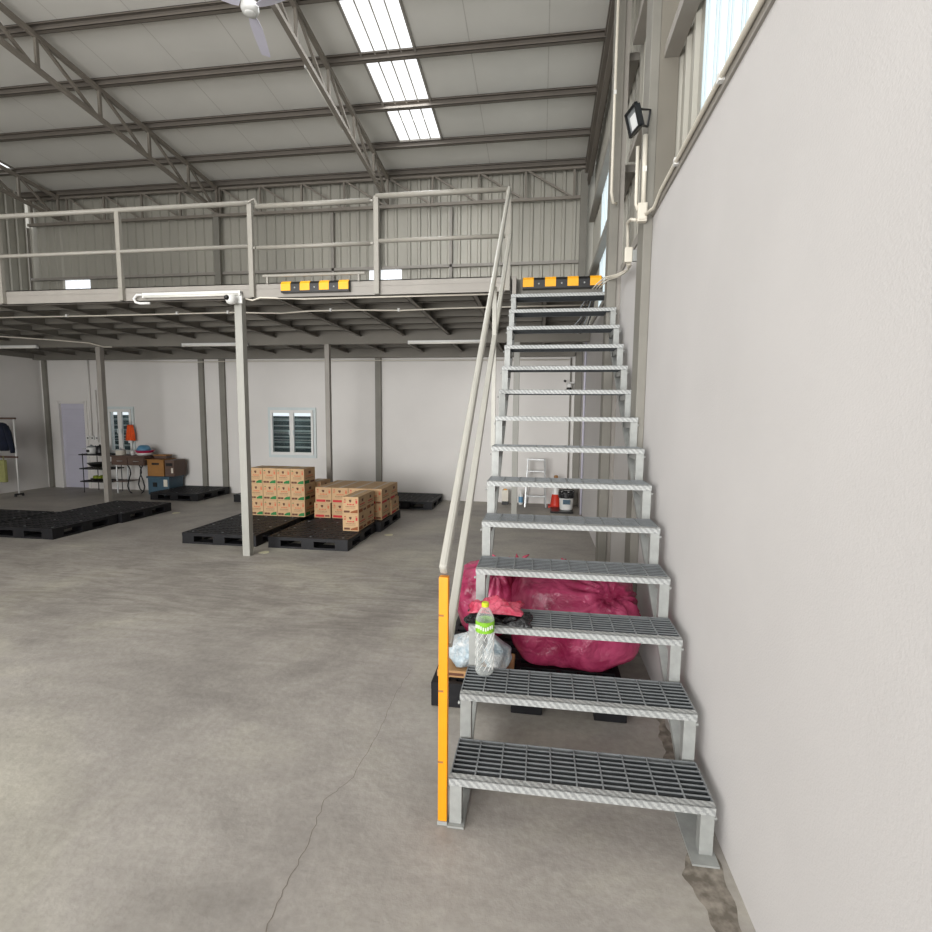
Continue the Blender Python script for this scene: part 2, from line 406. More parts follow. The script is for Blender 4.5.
for k in range(8):
    yy = 6.75+(k+.8)*.19; rb.box(CX-.034, CX-.027, yy-.008, yy+.008, 3.0, 5.25)
rb.build('sheet_rib', M['skyrib'], wr)
corr_y(CX, 2.40, 3.22, lambda y: 4.75, zt).build('cladding', M['clad'], wr, solid=0.004)
corr_y(CX, 3.22, 6.75, zb, zt).build('cladding', M['clad'], wr, solid=0.004)
corr_y(CX, 6.75, 8.3, zb, lambda y: 5.25).build('translucent_cladding', M['skyw'], wr)
corr_y(CX, 6.75, 8.3, lambda y: 5.25, zt).build('cladding', M['clad'], wr, solid=0.004)
corr_y(CX, 8.3, YB, zb, zt).build('cladding', M['clad'], wr, solid=0.004)

# back wall with two window openings and one door opening
W1 = (-5.40,-4.40,0.77,1.76); W2 = (-9.05,-8.42,0.74,1.75); D1 = (-10.22,-9.57,0,1.83)
wb = MB()
xs = sorted([XL-0.2, XR+0.25, W1[0], W1[1], W2[0], W2[1], D1[0], D1[1]])
for a, b in zip(xs[:-1], xs[1:]):
    hole = next((w for w in (W1, W2, D1) if abs(a-w[0]) < 1e-6), None)
    if hole:
        if hole[2] > 0: wb.box(a, b, YB, YB+0.15, 0, hole[2])
        wb.box(a, b, YB, YB+0.15, hole[3], 3.02)
    else: wb.box(a, b, YB, YB+0.15, 0, 3.02)
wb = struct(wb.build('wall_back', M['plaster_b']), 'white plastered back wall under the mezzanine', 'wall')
WBX = (-9.98, -9.38, 3.4, 4.40); WBY = (-3.32, -2.68, 3.4, 4.40)
def clad_back(x0, x1, z0, z1, m='clad', nm='cladding'):
    return corr_x(YB+0.12, x0, x1, z0, z1).build(nm, M[m], wb, solid=0.004 if m == 'clad' else 0)
for (x0, x1) in ((XL-0.3, WBX[0]), (WBX[1], WBY[0]), (WBY[1], XR+0.2)): clad_back(x0, x1, 3.02, roofz(YB)+0.05)
for w in (WBX, WBY):
    clad_back(w[0], w[1], 3.02, w[2]); clad_back(w[0], w[1], w[3], roofz(YB)+0.05)
    clad_back(w[0], w[1], w[2], w[3], 'skyb', 'translucent_cladding')

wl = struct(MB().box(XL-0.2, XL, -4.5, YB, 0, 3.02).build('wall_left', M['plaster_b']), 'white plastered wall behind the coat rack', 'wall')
corr_y(XL-0.1, -4.5, YB, lambda y: 3.02, zt).build('cladding', M['clad'], wl, solid=0.004)

wf = MB().box(XL-0.2, -8.2, -4.75, -4.5, 0, 6.9).box(-8.2, XR+0.25, -4.75, -4.5, 4.7, 6.9)  # unseen wall added to keep light off the left corner and roof
struct(wf.build('wall_front_added', M['plaster_b']), 'added unseen white wall behind the viewer, its wide opening limiting the daylight', 'wall')

# roof: sheet with seams, strips of translucent sheet
rf = MB(); S1 = (-2.42, -1.72); S2 = (-10.75, -9.86); YS = 8.64
def roofquad(mb, x0, x1, y0, y1, dz=0, mi=0):
    t = 0.04
    vs = [(x0,y0,roofz(y0)+dz),(x1,y0,roofz(y0)+dz),(x1,y1,roofz(y1)+dz),(x0,y1,roofz(y1)+dz)]
    vs += [(a,b,c+t) for a,b,c in vs]
    mb.add(vs, [(0,3,2,1),(4,5,6,7),(0,1,5,4),(1,2,6,5),(2,3,7,6),(3,0,4,7)], mi)
RX0, RX1 = XL-0.4, CX+0.1
roofquad(rf, RX0, S2[0], -4.5, YB+0.2); roofquad(rf, S2[1], S1[0], -4.5, YB+0.2); roofquad(rf, S1[1], RX1, -4.5, YB+0.2)
for s in (S1, S2):
    roofquad(rf, s[0], s[1], YS, YB+0.2); roofquad(rf, s[0], s[1], -4.5, 3.0)
rf = struct(rf.build('ceiling', M['roof']), 'pale insulated metal roof sheets seen from below', 'ceiling')
sm = MB(); x = -10.9
while x < RX1:
    if not (S1[0] < x < S1[1]):
        y0 = -4.5
        sm.add([(x-.006,y0,roofz(y0)-.002),(x+.006,y0,roofz(y0)-.002),(x+.006,YB,roofz(YB)-.002),(x-.006,YB,roofz(YB)-.002)], [(0,1,2,3)])
    x += 0.33*3
sm.build('sheet_seam', M['seam'], rf)
for i, s in enumerate((S1, S2)):
    sk = MB(); roofquad(sk, s[0], s[1], 3.0, YS)
    sko = struct(sk.build('window_%d' % (3+i), M['skyl']), ['translucent roof sheet letting daylight in between two trusses', 'translucent roof sheet beside the far roof corner'][i], 'skylight')
    rb = MB()
    for k in range(1, 4):
        xx = s[0] + (s[1]-s[0])*k/4
        rb.bar((xx, 3.0, roofz(3.0)-.004), (xx, YS, roofz(YS)-.004), 0.018, 0.012)
    rb.build('sheet_rib', M['seam'], sko)
    fr = MB()
    for xx in (s[0]-.01, s[1]+.01): fr.bar((xx, 3.0, roofz(3.0)-.01), (xx, YS, roofz(YS)-.01), 0.03, 0.03)
    fr.bar((s[0], YS, roofz(YS)-.01), (s[1], YS, roofz(YS)-.01), 0.03, 0.03)
    fr.build('sheet_edge', M['paint'], sko)

# trim: sill channel on the right wall, girts
def trim(n, mb, m='paint', bev=0.0, label=None):
    o = mb.build('trim_%d' % n, M[m], bevel=bev); return struct(o, label or 'grey steel wall girt', 'girt')
s = MB().box(XR-0.012, CX-0.03, -4.5, 3.715, 2.981, 3.05).box(XR-0.012, CX-0.03, 3.945, 5.075, 2.981, 3.05).box(XR-0.012, CX-0.03, 5.285, 9.35, 2.981, 3.05)
trim(1, s, 'paint', 0, 'grey steel sill channel along the top of the plastered wall')
for n, z in ((2, 3.98), (3, 4.98)):
    s = MB()
    for (a, b) in ((-4.5, 3.72), (3.92, 5.10), (5.3, 9.35)):
        s.box(0.745, CX-0.03, a, b, z, z+0.07)
    trim(n, s, 'paint', 0, ['lower', 'upper'][n-2]+' grey steel girt on the corrugated wall by the stairs')
s = MB().box(-10.7, XR, YB+0.03, YB+0.09, 4.38, 4.43)
for x in (-10.75, -4.02, -1.72): s.box(x-.025, x+.025, YB+0.03, YB+0.09, 3.02, 5.46)
trim(4, s, 'paint', 0, 'grey steel girts on the corrugated back wall')
# eave rafter along right wall
s = MB()
for dz, x0, x1 in ((0.0, 0.66, 0.70), (-0.16, 0.66, 0.80), (-0.30, 0.70, 0.76)):
    s.bar(((x0+x1)/2, -4.5, roofz(-4.5)-0.06+dz), ((x0+x1)/2, YB, roofz(YB)-0.06+dz), x1-x0, 0.06)
trim(5, s, 'purlin', 0, 'grey steel rafter where the roof meets the right wall')

# ------------------------------------------------------------------ roof steel
for i, y in enumerate((3.2, 4.1, 5.0, 5.92, 6.83, 7.75, 8.66, 9.45)):
    z = roofz(y)
    p = MB().box(XL-0.2, 0.68, y-.03, y+.03, z-.008, z-.002).box(XL-0.2, 0.68, y+.024, y+.03, z-.105, z-.002).box(XL-0.2, 0.68, y-.03, y+.03, z-.105, z-.099).box(XL-0.2, 0.68, y-.03, y-.025, z-.105, z-.078).box(XL-0.2, 0.68, y-.03, y-.025, z-.022, z-.002)
    o = p.build('roof_purlin', M['purlin'])
    ords = ['eighth','seventh','sixth','fifth','fourth','third','second','first'][i]
    tag(o, 'grey steel roof purlin, %s out from the back wall' % ords, 'purlin', 'purlins under the roof sheets')

def truss(x, label):
    t = thing('roof_truss', (x, YB-0.1, 5.3), label, 'truss', 'roof trusses')
    top = lambda y: roofz(y)-0.135
    bot = lambda y: 5.90-0.095*(y-5.6)
    y0, y1 = 2.3, YB-0.1
    MB().bar((x,y0,top(y0)),(x,y1,top(y1)),0.055,0.055).build('top_chord', M['truss'], t)
    MB().bar((x,y0,bot(y0)),(x,y1,bot(y1)),0.06,0.05).build('bottom_chord', M['truss'], t)
    w = MB(); ys = [2.3,3.2,4.1,5.0,5.92,6.83,7.75,8.66,9.45]
    for i, y in enumerate(ys):
        w.bar((x,y,top(y)),(x,y,bot(y)),0.038,0.038)
        if i+1 < len(ys): w.bar((x,y+.02,top(y)),(x,ys[i+1]-.05,bot(ys[i+1])),0.036,0.036, up=(1,0,0))
    w.build('web_bars', M['truss'], t)
    return t
truss(-2.88, 'steel lattice roof truss beside the bright skylight strip')
truss(-6.30, 'steel lattice roof truss, middle of the three')
truss(-9.80, 'steel lattice roof truss over the far end of the mezzanine')
lt = thing('eaves_truss', (-5, YB, 5.4), 'long horizontal lattice girder high along the corrugated back wall', 'truss')
MB().bar((XL,YB-.04,5.97),(XR,YB-.04,5.97),0.05,0.05).build('top_chord', M['truss'], lt)
MB().bar((XL,YB-.04,5.47),(XR,YB-.04,5.47),0.05,0.05).build('bottom_chord', M['truss'], lt)
w = MB(); x = -10.5
while x < 0.6:
    w.bar((x,YB-.04,5.97),(x,YB-.04,5.47),0.035,0.035)
    if x+0.84 < XR: w.bar((x+.05,YB-.04,5.95),(x+0.80,YB-.04,5.49),0.03,0.03, up=(0,1,0))
    x += 0.845
w.build('web_bars', M['truss'], lt)

# ------------------------------------------------------------------ columns
def column(x0, x1, y0, y1, z1, label, m='paint', h=None, z0=0.0):
    t = thing('steel_column', ((x0+x1)/2, (y0+y1)/2, z0), label, 'column', 'grey steel columns')
    MB().box(x0, x1, y0, y1, z0+0.002, z1).build('shaft', M[m], t, bevel=0.004)
    return t
column(-3.358,-3.27,5.28,5.365,2.90,'pale steel post under the mezzanine edge, beside the stacked cartons','paint_w')
column(-7.80,-7.71,8.05,8.14,2.78,'grey steel post in front of the louvred window and kitchen shelf')
column(-3.545,-3.465,8.05,8.13,2.78,'grey steel post standing behind the green-striped cartons')
column(-0.435,-0.345,8.05,8.13,2.78,'pale steel post seen through the stair treads','paint_w')
column(-6.43,-6.31,9.50,YB,5.9,'dark steel wall column rising to the middle truss','paint_d')
column(-6.88,-6.775,9.495,YB,3.0,'dark steel wall column standing behind the lone rear pallet','paint_d')
column(-3.165,-3.05,9.49,YB,5.9,'dark steel wall column between the window and the stairs','paint_d')
column(XL+.08,XL+.17,9.495,YB,3.0,'dark steel column in the corner by the lavender door','paint_d')
column(0.60,0.715,9.44,YB,5.9,'dark steel corner column beside the bucket','paint_d')
column(0.66,0.719,3.72,3.94,6.3,'tall grey column on the right wall carrying the floodlight','paint_d')
OBJ = bpy.data.objects
MB().box(0.719,0.84,3.72,3.94,3.06,6.3).build('column_flange', M['tan'], OBJ['steel_column.009'])
column(0.592,0.675,5.08,5.28,6.2,'grey wall column beside the top of the stairs','paint_d')
MB().box(0.675,0.719,5.10,5.28,0.002,6.2).build('column_web', M['paint'], OBJ['steel_column.010'])

# ------------------------------------------------------------------ mezzanine
mz = thing('mezzanine_platform', (-5, YM, 2.9), 'grey steel mezzanine deck crossing the hall on steel posts', 'mezzanine')
MB().box(XL+.005, -0.36, YM+.01, YB-.002, 3.025, ZM).box(-0.36, 0.598, 5.52, YB-.002, 3.025, ZM).build('deck', M['deck'], mz)
eb = MB().box(XL+.005, -0.34, YM, YM+.008, 2.90, ZM+.012).box(XL+.005, -0.34, YM, YM+.06, 2.90, 2.908).box(XL+.005, -0.34, YM, YM+.06, ZM+.002, ZM+.012).box(XL+.005,-.34,YM-.004,YM,3.0,3.006)
eb.build('edge_beam', M['paint'], mz)
MB().box(-0.345, 0.598, 5.50, 5.51, 2.90, ZM+.01).box(-0.345,-0.335,YM,5.51,2.90,ZM+.01).build('stair_header_beam', M['paint_d'], mz)
MB().box(XL+.01, 0.712, 8.06, 8.16, 2.782, 3.02).build('main_beam', M['deck'], mz)
MB().box(XL+.01, 0.58, 9.38, 9.485, 2.715, 3.02).box(XL+.005, XL+.06, 5.5, 9.37, 2.74, 3.02).build('rear_beam', M['deck'], mz)
xj = -10.3
while xj < 0.55:
    for (a, b) in ((5.43 if xj < -.4 else 5.53, 8.055), (8.165, 9.43)):
        zj = 2.90 if a < 8 else 2.80
        j = MB().box(xj-.004, xj+.004, a, b, zj, 3.022).box(xj-.004, xj+.045, a, b, zj, zj+.01)
        j.build('joist', M['deck'], mz)
    xj += 0.735
for y in (5.85, 6.3, 6.75, 7.2, 7.65, 8.55, 9.0):
    zj = 2.93 if y < 8 else 2.84
    MB().box(XL+.01, 0.59, y-.004, y+.004, zj, 3.022).box(XL+.01, 0.59, y-.004, y+.035, zj, zj+.007).build('cross_joist', M['deck'], mz)

# railing
def railing(name, xs, zt_, zm_, y, label, toe=False, posts=True, r=0.027):
    t = thing(name, (xs[0], y, ZM), label, 'railing', 'guard railing along the mezzanine edge')
    if posts:
        for x in xs: MB().box(x-.026, x+.026, y-.021, y+.021, 2.91, zt_).build('post', M['rail'], t)
    MB().tube([(xs[0], y, zt_), (xs[-1], y, zt_)], r).build('top_rail', M['rail'], t, smooth=True)
    MB().tube([(xs[0], y, zm_), (xs[-1], y, zm_)], r*.8).build('middle_rail', M['rail'], t, smooth=True)
    if toe: MB().tube([(xs[0]+.06, y, 3.13), (xs[-1]-.06, y, 3.13)], 0.016).box(xs[0]+.1,xs[0]+.12,y-.01,y+.01,ZM,3.13).box(xs[-1]-.14,xs[-1]-.12,y-.01,y+.01,ZM,3.13).build('toe_rail', M['rail'], t)
    return t
YR = YM-.022
railing('guard_railing', (-10.4,-8.0,-6.37,-4.78,-3.17), 3.90, 3.45, YR, 'long grey tube railing on the mezzanine edge above the tube light')
t = railing('removable_rail', (-3.10,-1.82), 3.86, 3.43, YR, 'lift-out tube rails above the striped bumper on the mezzanine edge', True, False)
for hk in ([(-3.165,YR-.03,3.90),(-3.10,YR-.03,3.93),(-3.08,YR,3.86)], [(-1.84,YR,3.86),(-1.785,YR,3.86)], [(-3.12,YR,3.43),(-3.142,YR,3.43)], [(-1.84,YR,3.43),(-1.785,YR,3.43)]):
    MB().tube(hk, .014).build('hook', M['rail'], t)
t = railing('guard_railing', (-1.75,-0.37), 3.90, 3.45, YR, 'grey tube railing beside the head of the stairs')

# striped bumpers (wheel stops)
def bumper(loc, w, label, ybk):
    t = thing('rubber_bumper', loc, label, 'bumper', 'black and yellow rubber bumpers')
    x, y, z = loc
    MB().prism([(y,z),(y,z+.118),(y-.03,z+.118),(y-.055,z+.09),(y-.055,z)], 'x', x, x+w).build('body', M['black'], t, bevel=.003)
    for k in range(4):
        c = x + w*(0.075+0.2833*k)
        MB().prism([(y-.031,z+.1182),(y-.0562,z+.093),(y-.0565,z+.02),(y-.059,z+.02),(y-.059,z+.092),(y-.033,z+.1205),(y-.002,z+.1205),(y-.002,z+.1182)], 'x', c-.055, c+.055).build('yellow_panel', M['yellow'], t)
    for k in (0.21, 0.5, 0.785):
        MB().tube([(x+w*k,y-.055,z+.05),(x+w*k,y-.060,z+.05)], .008).build('bolt', M['galv'], t)
bumper((-2.82, YM-.002, 2.942), 0.77, 'striped rubber bumper fixed to the mezzanine edge below the railing', 0)
bumper((-0.22, 5.49, 2.945), 0.80, 'striped rubber bumper fixed at the head of the stairs', 0)

# ------------------------------------------------------------------ staircase
SX0, SX1, Y1, TR, RI = -0.326, 0.674, 1.8506, 0.2629, 0.2042
sc = thing('metal_staircase', (0.17, Y1, 0), 'steel staircase with fourteen open grating treads and one tube handrail', 'staircase')
def tread_at(n):
    return bpy.data.objects.new('tread', None)
def make_tread_meshes():
    ns = MB().box(0, 1, 0, .032, -.004, 0).box(0, 1, 0, .005, -.032, 0)
    gr = MB()
    gr.box(0,.004,.03,.255,-.03,0).box(.996,1,.03,.255,-.03,0).box(0,1,.251,.255,-.03,0)
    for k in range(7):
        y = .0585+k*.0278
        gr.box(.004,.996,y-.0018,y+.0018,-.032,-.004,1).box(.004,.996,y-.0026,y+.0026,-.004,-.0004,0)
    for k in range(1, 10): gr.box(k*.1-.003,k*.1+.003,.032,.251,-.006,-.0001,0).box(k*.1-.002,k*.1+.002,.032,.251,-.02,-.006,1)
    return ns, gr
ns, gr = make_tread_meshes()
ns_o = gr_o = None
for n in range(1, 15):
    y = Y1+(n-1)*TR; z = n*RI
    e = bpy.data.objects.new('tread', None); COL.objects.link(e); e.parent = sc
    e.location = Vector((SX0, y, z)) - OFF[sc.name]; e.empty_display_size = .05
    if n == 1:
        OFF[e.name] = Vector()
        ns_o = ns.build('nosing', M['nosing'], e); gr_o = gr.build('grating', [M['grate'], M['grate_shade']], e)
    else:
        for src in (ns_o, gr_o):
            c = src.copy(); COL.objects.link(c); c.parent = e
for sx in (SX0+.002, SX1-.05):
    s = MB()
    for n in range(1, 15):
        y = Y1+(n-1)*TR; z = n*RI
        zb0 = 0.008 if n == 1 else (n-1)*RI-.03
        if n == 1: s.box(sx, sx+.048, y+.006, y+.046, zb0, z-.034)
        else: s.box(sx, sx+.048, y+.006, y+.046, zb0-.045, z-.034)
        s.box(sx, sx+.048, y+.046, y+TR+.046, z-.075, z-.034)
    s.build('zigzag_stringer', M['galv'], sc)
    a = (sx+.024, Y1+.20, 0.02); b = (sx+.024, Y1+14*TR-.02, 14*RI-.16)
    MB().bar(a, b, .03, .05, up=(1,0,0)).build('sloping_brace', M['galv'], sc)
    MB().box(sx-.006-(.03 if sx > 0 else 0), sx+.06, Y1-.012-(.03 if sx > 0 else 0), Y1+.30, 0.001, .009).build('base_plate', M['galv'], sc)
    g = MB()
    for n in range(1, 15):
        y = Y1+(n-1)*TR; z = n*RI
        xx = sx+.048 if sx > 0 else sx
        g.tube([(xx-.004, y+.02, z-.055), (xx+.012 if sx > 0 else xx-.012, y+.02, z-.055)], .007, 8)
    g.build('bolts', M['galv'], sc)
HX = -0.352
# handrail: flat oval tube
hr = MB()
p0, p1 = Vector((HX,1.845,1.045)), Vector((HX-.012,YR,3.905))
hr.bar(p0, p1, .034, .05, up=(0,0,1))
hr.build('handrail', M['handrail'], sc, bevel=.012)
MB().bar((HX+.012,1.885,.735),(HX+.0,5.345,3.455),.034,.038).build('lower_rail', M['handrail'], sc, bevel=.005)
MB().box(HX-.018,HX+.018,1.848,1.878,.018,1.02).build('yellow_newel_post', M['ytape'], sc, bevel=.002)
tp = MB()
for z in (.265,.56,.865): tp.box(HX-.0185,HX+.002,1.8468,1.848,z,z+.008)
tp.build('tape_mark', M['carton_d'], sc)
MB().box(HX-.02,HX+.02,1.846,1.88,.001,.018).build('newel_foot', M['galv'], sc)
MB().bar((HX+.006,3.76,1.38),(HX+.002,3.76,2.56),.03,.03).build('baluster', M['handrail'], sc)
MB().box(SX0+.005,SX0+.045,5.36,5.49,2.80,3.06).build('head_plate', M['paint'], sc)

# ------------------------------------------------------------------ pallets
def make_pallet(loc, label, runners=True):
    x0, y0 = loc[0], loc[1]
    t = thing('plastic_pallet', (x0, y0, 0), label, 'pallet', 'black plastic pallets')
    d = MB(); S = 1.0; zt_, zb_ = .14, .112
    def B(a,b,c,e,f,g): d.box(x0+a,x0+b,y0+c,y0+e,f,g)
    B(0,1,0,.03,zb_-.012,zt_); B(0,1,.97,1,zb_-.012,zt_); B(0,.03,.03,.97,zb_-.012,zt_); B(.97,1,.03,.97,zb_-.012,zt_)
    for k in range(1, 11): B(.03,.97,k/11-.024,k/11+.024,zb_,zt_-.001)
    for k in range(1, 9): B(k/9-.014,k/9+.014,.03,.97,zb_,zt_-.004)
    d.build('deck', M['black_pl'], t)
    for i in range(3):
        for j in range(3):
            a = (.0,.42,.84)[i]; b = (.0,.42,.84)[j]
            MB().box(x0+a,x0+a+.16,y0+b,y0+b+.16,.02 if runners else .001,zb_-.008).build('leg', M['black_pl'], t, bevel=.004)
    if runners:
        for i in range(3):
            a = (.0,.42,.84)[i]
            MB().box(x0+a,x0+a+.16,y0,y0+1,0.001,.026).build('runner', M['black_pl'], t)
        for b in (.0,.84):
            for a in (.161,.581): MB().box(x0+a,x0+a+.258,y0+b,y0+b+.16,0.001,.026).build('cross_runner', M['black_pl'], t)
    bt = MB()
    for a in (.09,.5,.91):
        for b in (.09,.5,.91): bt.lathe([(.014,.1395),(.014,.1415)], (x0+a,y0+b,0), 10)
    bt.build('rubber_studs', M['grate'], t)
    return t
p1 = make_pallet((-4.43,5.68), 'empty front half of a black pallet row, directly behind the pale post')
PL = [((-4.43,6.71), 'black pallet loaded with the green-striped cartons', 0, 1),
 ((-3.27,5.68), 'black pallet carrying the small front stack of orange-brown striped cartons', 0, 1.02),
 ((-3.20,6.73), 'black pallet loaded with the red-striped cartons', 0, 1.02),
 ((-7.17,5.54), 'empty black pallet in the floor group, nearest corner', 0, 1.02),
 ((-7.12,6.58), 'empty black pallet in the floor group, behind its near corner pallet', 0, 1.02),
 ((-8.24,5.54), 'empty black pallet in the floor group, cut by the picture edge', 0, 1.02),
 ((-7.25,8.50), 'lone empty black pallet against the back wall beside the brown carton', 0, .98),
 ((-5.60,8.58), 'empty black pallet peeking out behind the pale post', 0, .9),
 ((-2.80,8.50), 'empty black pallet against the back wall beside the stairs', 0, .97)]
for (xy, lab, rz, s) in PL: dup(p1, (xy[0], xy[1], 0), lab, rz, (s, s, 1))

pu = make_pallet((-0.575,2.665), 'black nine-legged pallet under the stairs holding pink bin bags', False); pu.scale = (1.07,1.05,1)

# ------------------------------------------------------------------ cartons
def make_carton(w, d, h, ink, accent, label, group, kind):
    t = thing('carton', (0,0,0), label, 'box', group)
    MB().box(0,w,0,d,0,h).build('shell', M['carton'], t, bevel=.003)
    MB().box(w/2-.02,w/2+.02,0.002,d-.002,h,h+.0008).box(w*.03,w*.97,d/2-.001,d/2+.001,h,h+.0006).build('sealing_tape', M['tape'], t)
    p = MB(); q = MB(); r = MB()
    def F(mb, u0,u1,v0,v1): mb.box(w*u0,w*u1,-.0012,0.0,h*v0,h*v1)          # front face
    def Sd(mb, u0,u1,v0,v1): mb.box(w,w+.0012,d*u0,d*u1,h*v0,h*v1)           # side face
    # coloured band at the bottom, wedge on one side
    if kind == 'green':
        p.prism([(w*.52,h*.06),(w*.95,h*.06),(w*.95,h*.27),(w*.72,h*.24),(w*.52,h*.14)], 'y', -.0012, 0)
        for (a,b) in ((.06,.25),(.27,.46)): F(q,a,b,.08,.2)
        p.box(w,w+.0012,d*.05,d*.45,h*.06,h*.26); Sd(q,.55,.92,.08,.2)
    elif kind == 'red':
        F(p,.06,.62,.05,.2); F(q,.66,.93,.07,.19); F(r,.68,.9,.1,.13)
        Sd(p,.05,.6,.05,.2); Sd(q,.66,.93,.07,.19)
    else:
        F(q,.08,.45,.08,.2); p.prism([(w*.5,h*.06),(w*.95,h*.06),(w*.95,h*.28),(w*.5,h*.14)], 'y', -.0012, 0)
        Sd(p,.05,.5,.06,.25); Sd(q,.6,.93,.08,.2)
    # emblem: small cup shape over a line of text and a swash
    F(q,.42,.56,.72,.84); F(q,.45,.53,.68,.73); F(q,.40,.43,.76,.82)
    for k in range(5): F(r,.3+.09*k,.36+.09*k,.52,.58 if k % 2 else .6)
    for k in range(7): F(q,.2+.09*k,.25+.09*k,.42,.455)
    F(r,.08,.2,.66,.7); F(r,.1,.22,.74,.78); F(r,.82,.93,.62,.8); F(p,.1,.2,.83,.88); F(r,.8,.92,.84,.87)
    F(q,.2,.8,.345,.355)
    Sd(q,.4,.6,.66,.82)
    for k in range(5): Sd(r,.2+.12*k,.28+.12*k,.48,.56)
    for k in range(6): Sd(q,.15+.12*k,.23+.12*k,.38,.42)
    p.build('printed_band', ink, t); q.build('printed_lettering', M['ink_dk'], t); r.build('printed_picture', accent, t)
    return t
ords4 = ['first','second','third','fourth']
# green: 4 columns x 3 tiers
gw, gd, gh = .212, .36, .233
tiers = ['bottom','middle','top']
g0 = None
for c in range(4):
    for k in range(3):
        x = -4.222+c*.2165 + (0,-.002,-.008)[k]; y = 6.862+(.0,.006,.012)[k]; z = .142+k*.2335
        lab = 'green-striped carton, %s tier, %s column away from the pale post' % (tiers[k], ords4[c])
        if g0 is None:
            g0 = make_carton(gw, gd, gh, M['ink_grn'], M['ink_org'], lab, 'green-striped cartons stacked three high', 'green'); g0.location = (x,y,z)
        else: dup(g0, (x,y,z), lab)
for k in range(2): dup(g0, (-3.52+.0, 7.30, .142+k*.2335), 'green-striped carton, %s of the pair tucked behind the tall stack' % ['lower','upper'][k])
rw, rd, rh = .245, .40, .222
r0 = None
for c in range(4):
    for k in range(2):
        for j in range(2):
            x = -3.20+c*.2500 + (-.02 if k == 0 and c == 0 else 0); y = 6.87+j*.405; z = .142+k*.2225
            if c == 3 and j == 1 and k == 0: x += .02
            lab = 'red-striped carton, %s tier, %s row, %s column from the green-striped stack' % (['bottom','top'][k], ['front','rear'][j], ords4[c])
            if r0 is None:
                r0 = make_carton(rw, rd, rh, M['ink_red'], M['ink_org'], lab, 'red-striped cartons stacked two high', 'red'); r0.location = (x,y,z)
            else: dup(r0, (x,y,z), lab)
o0 = None
for k in range(2):
    for j in range(2):
        loc = (-2.49, 6.13+j*.312, .142+k*.2225)
        lab = 'orange-brown striped carton standing alone in front, %s tier, %s one' % (['lower','upper'][k], ['front','rear'][j])
        if o0 is None:
            o0 = make_carton(.213, .305, .222, M['ink_brn'], M['ink_red'], lab, 'brown-striped cartons in front of the red ones', 'brown'); o0.location = loc
        else: dup(o0, loc, lab)

# ------------------------------------------------------------------ windows & door
def window(n, w, label):
    x0, x1, z0, z1 = w
    f = MB(); y0, y1 = YB-.03, YB+.06; b = .05
    f.box(x0-.005,x1+.005,y0,y1,z0-.005,z0+b).box(x0-.005,x1+.005,y0,y1,z1-b,z1+.005).box(x0-.005,x0+b*.9,y0,y1,z0+b,z1-b).box(x1-b*.9,x1+.005,y0,y1,z0+b,z1-b)
    fo = struct(f.build('window_%d' % n, M['frame']), label, 'window')
    xm = (x0+x1)/2
    for a, c in ((x0+b, xm), (xm, x1-b)):
        s = MB(); q = .055
        s.box(a,c,y0-.015,y0+.03,z0+b,z0+b+q).box(a,c,y0-.015,y0+.03,z1-b-q,z1-b).box(a,a+q*.8,y0-.015,y0+.03,z0+b+q,z1-b-q).box(c-q*.8,c,y0-.015,y0+.03,z0+b+q,z1-b-q)
        so = s.build('sash', M['white'], fo)
        MB().box(a+q*.8,c-q*.8,y0+.008,y0+.012,z0+b+q,z1-b-q).build('pane', M['glass'], so)
        h = MB().box(c-.05 if c == xm else a+.03, c-.03 if c == xm else a+.05, y0-.03, y0-.01, (z0+z1)/2-.05, (z0+z1)/2+.05); h.build('handle', M['frame'], so)
    g = MB(); k = z0+.2
    while k < z1-.1:
        g.box(x0,x1,y1-.012,y1-.004,k,k+.008); k += .14
    g.build('grille_bars', M['alu'], fo)
    lv = MB(); lv.box(x0-1.6,x1+.3,YB+.55,YB+.57,z0-.5,z1-.17)
    ol = struct(lv.build('trim_%d' % (20+n), M['outside']), 'dark boarding outside the '+('wide' if n == 1 else 'narrow')+' window', 'boarding')
    sl = MB(); k = z0-.2; i = 0
    while k < z1-.2:
        sl.box(x0-1.6,x1+.3,YB+.53,YB+.55,k,k+(.022 if i % 3 else .04)); k += .115; i += 1
    sl.build('slats', M['slat'], ol)
window(1, W1, 'white framed two-sash window on the back wall above the cartons')
window(2, W2, 'white framed window behind the post, above the kitchen table')
df = MB().box(D1[0]-.04,D1[0]+.02,YB-.02,YB+.1,0,D1[3]+.04).box(D1[1]-.02,D1[1]+.04,YB-.02,YB+.1,0,D1[3]+.04).box(D1[0],D1[1],YB-.02,YB+.1,D1[3]-.02,D1[3]+.04)
dfo = struct(df.build('door_1', M['plaster_b']), 'lavender louvred door in the back wall', 'door')
dl = MB().box(D1[0]+.02,D1[1]-.02,YB+.04,YB+.08,0.005,D1[3]-.02)
z = .12
while z < D1[3]-.12: dl.prism([(YB+.04,z),(YB+.04,z+.045),(YB+.028,z)], 'x', D1[0]+.09, D1[1]-.09); z += .055
dlo = dl.build('door_leaf', M['door'], dfo)
MB().tube([(D1[1]-.07,YB+.04,.85),(D1[1]-.07,YB+.01,.85),(D1[1]-.14,YB+.01,.85)],.01).build('door_handle', M['alu'], dlo)

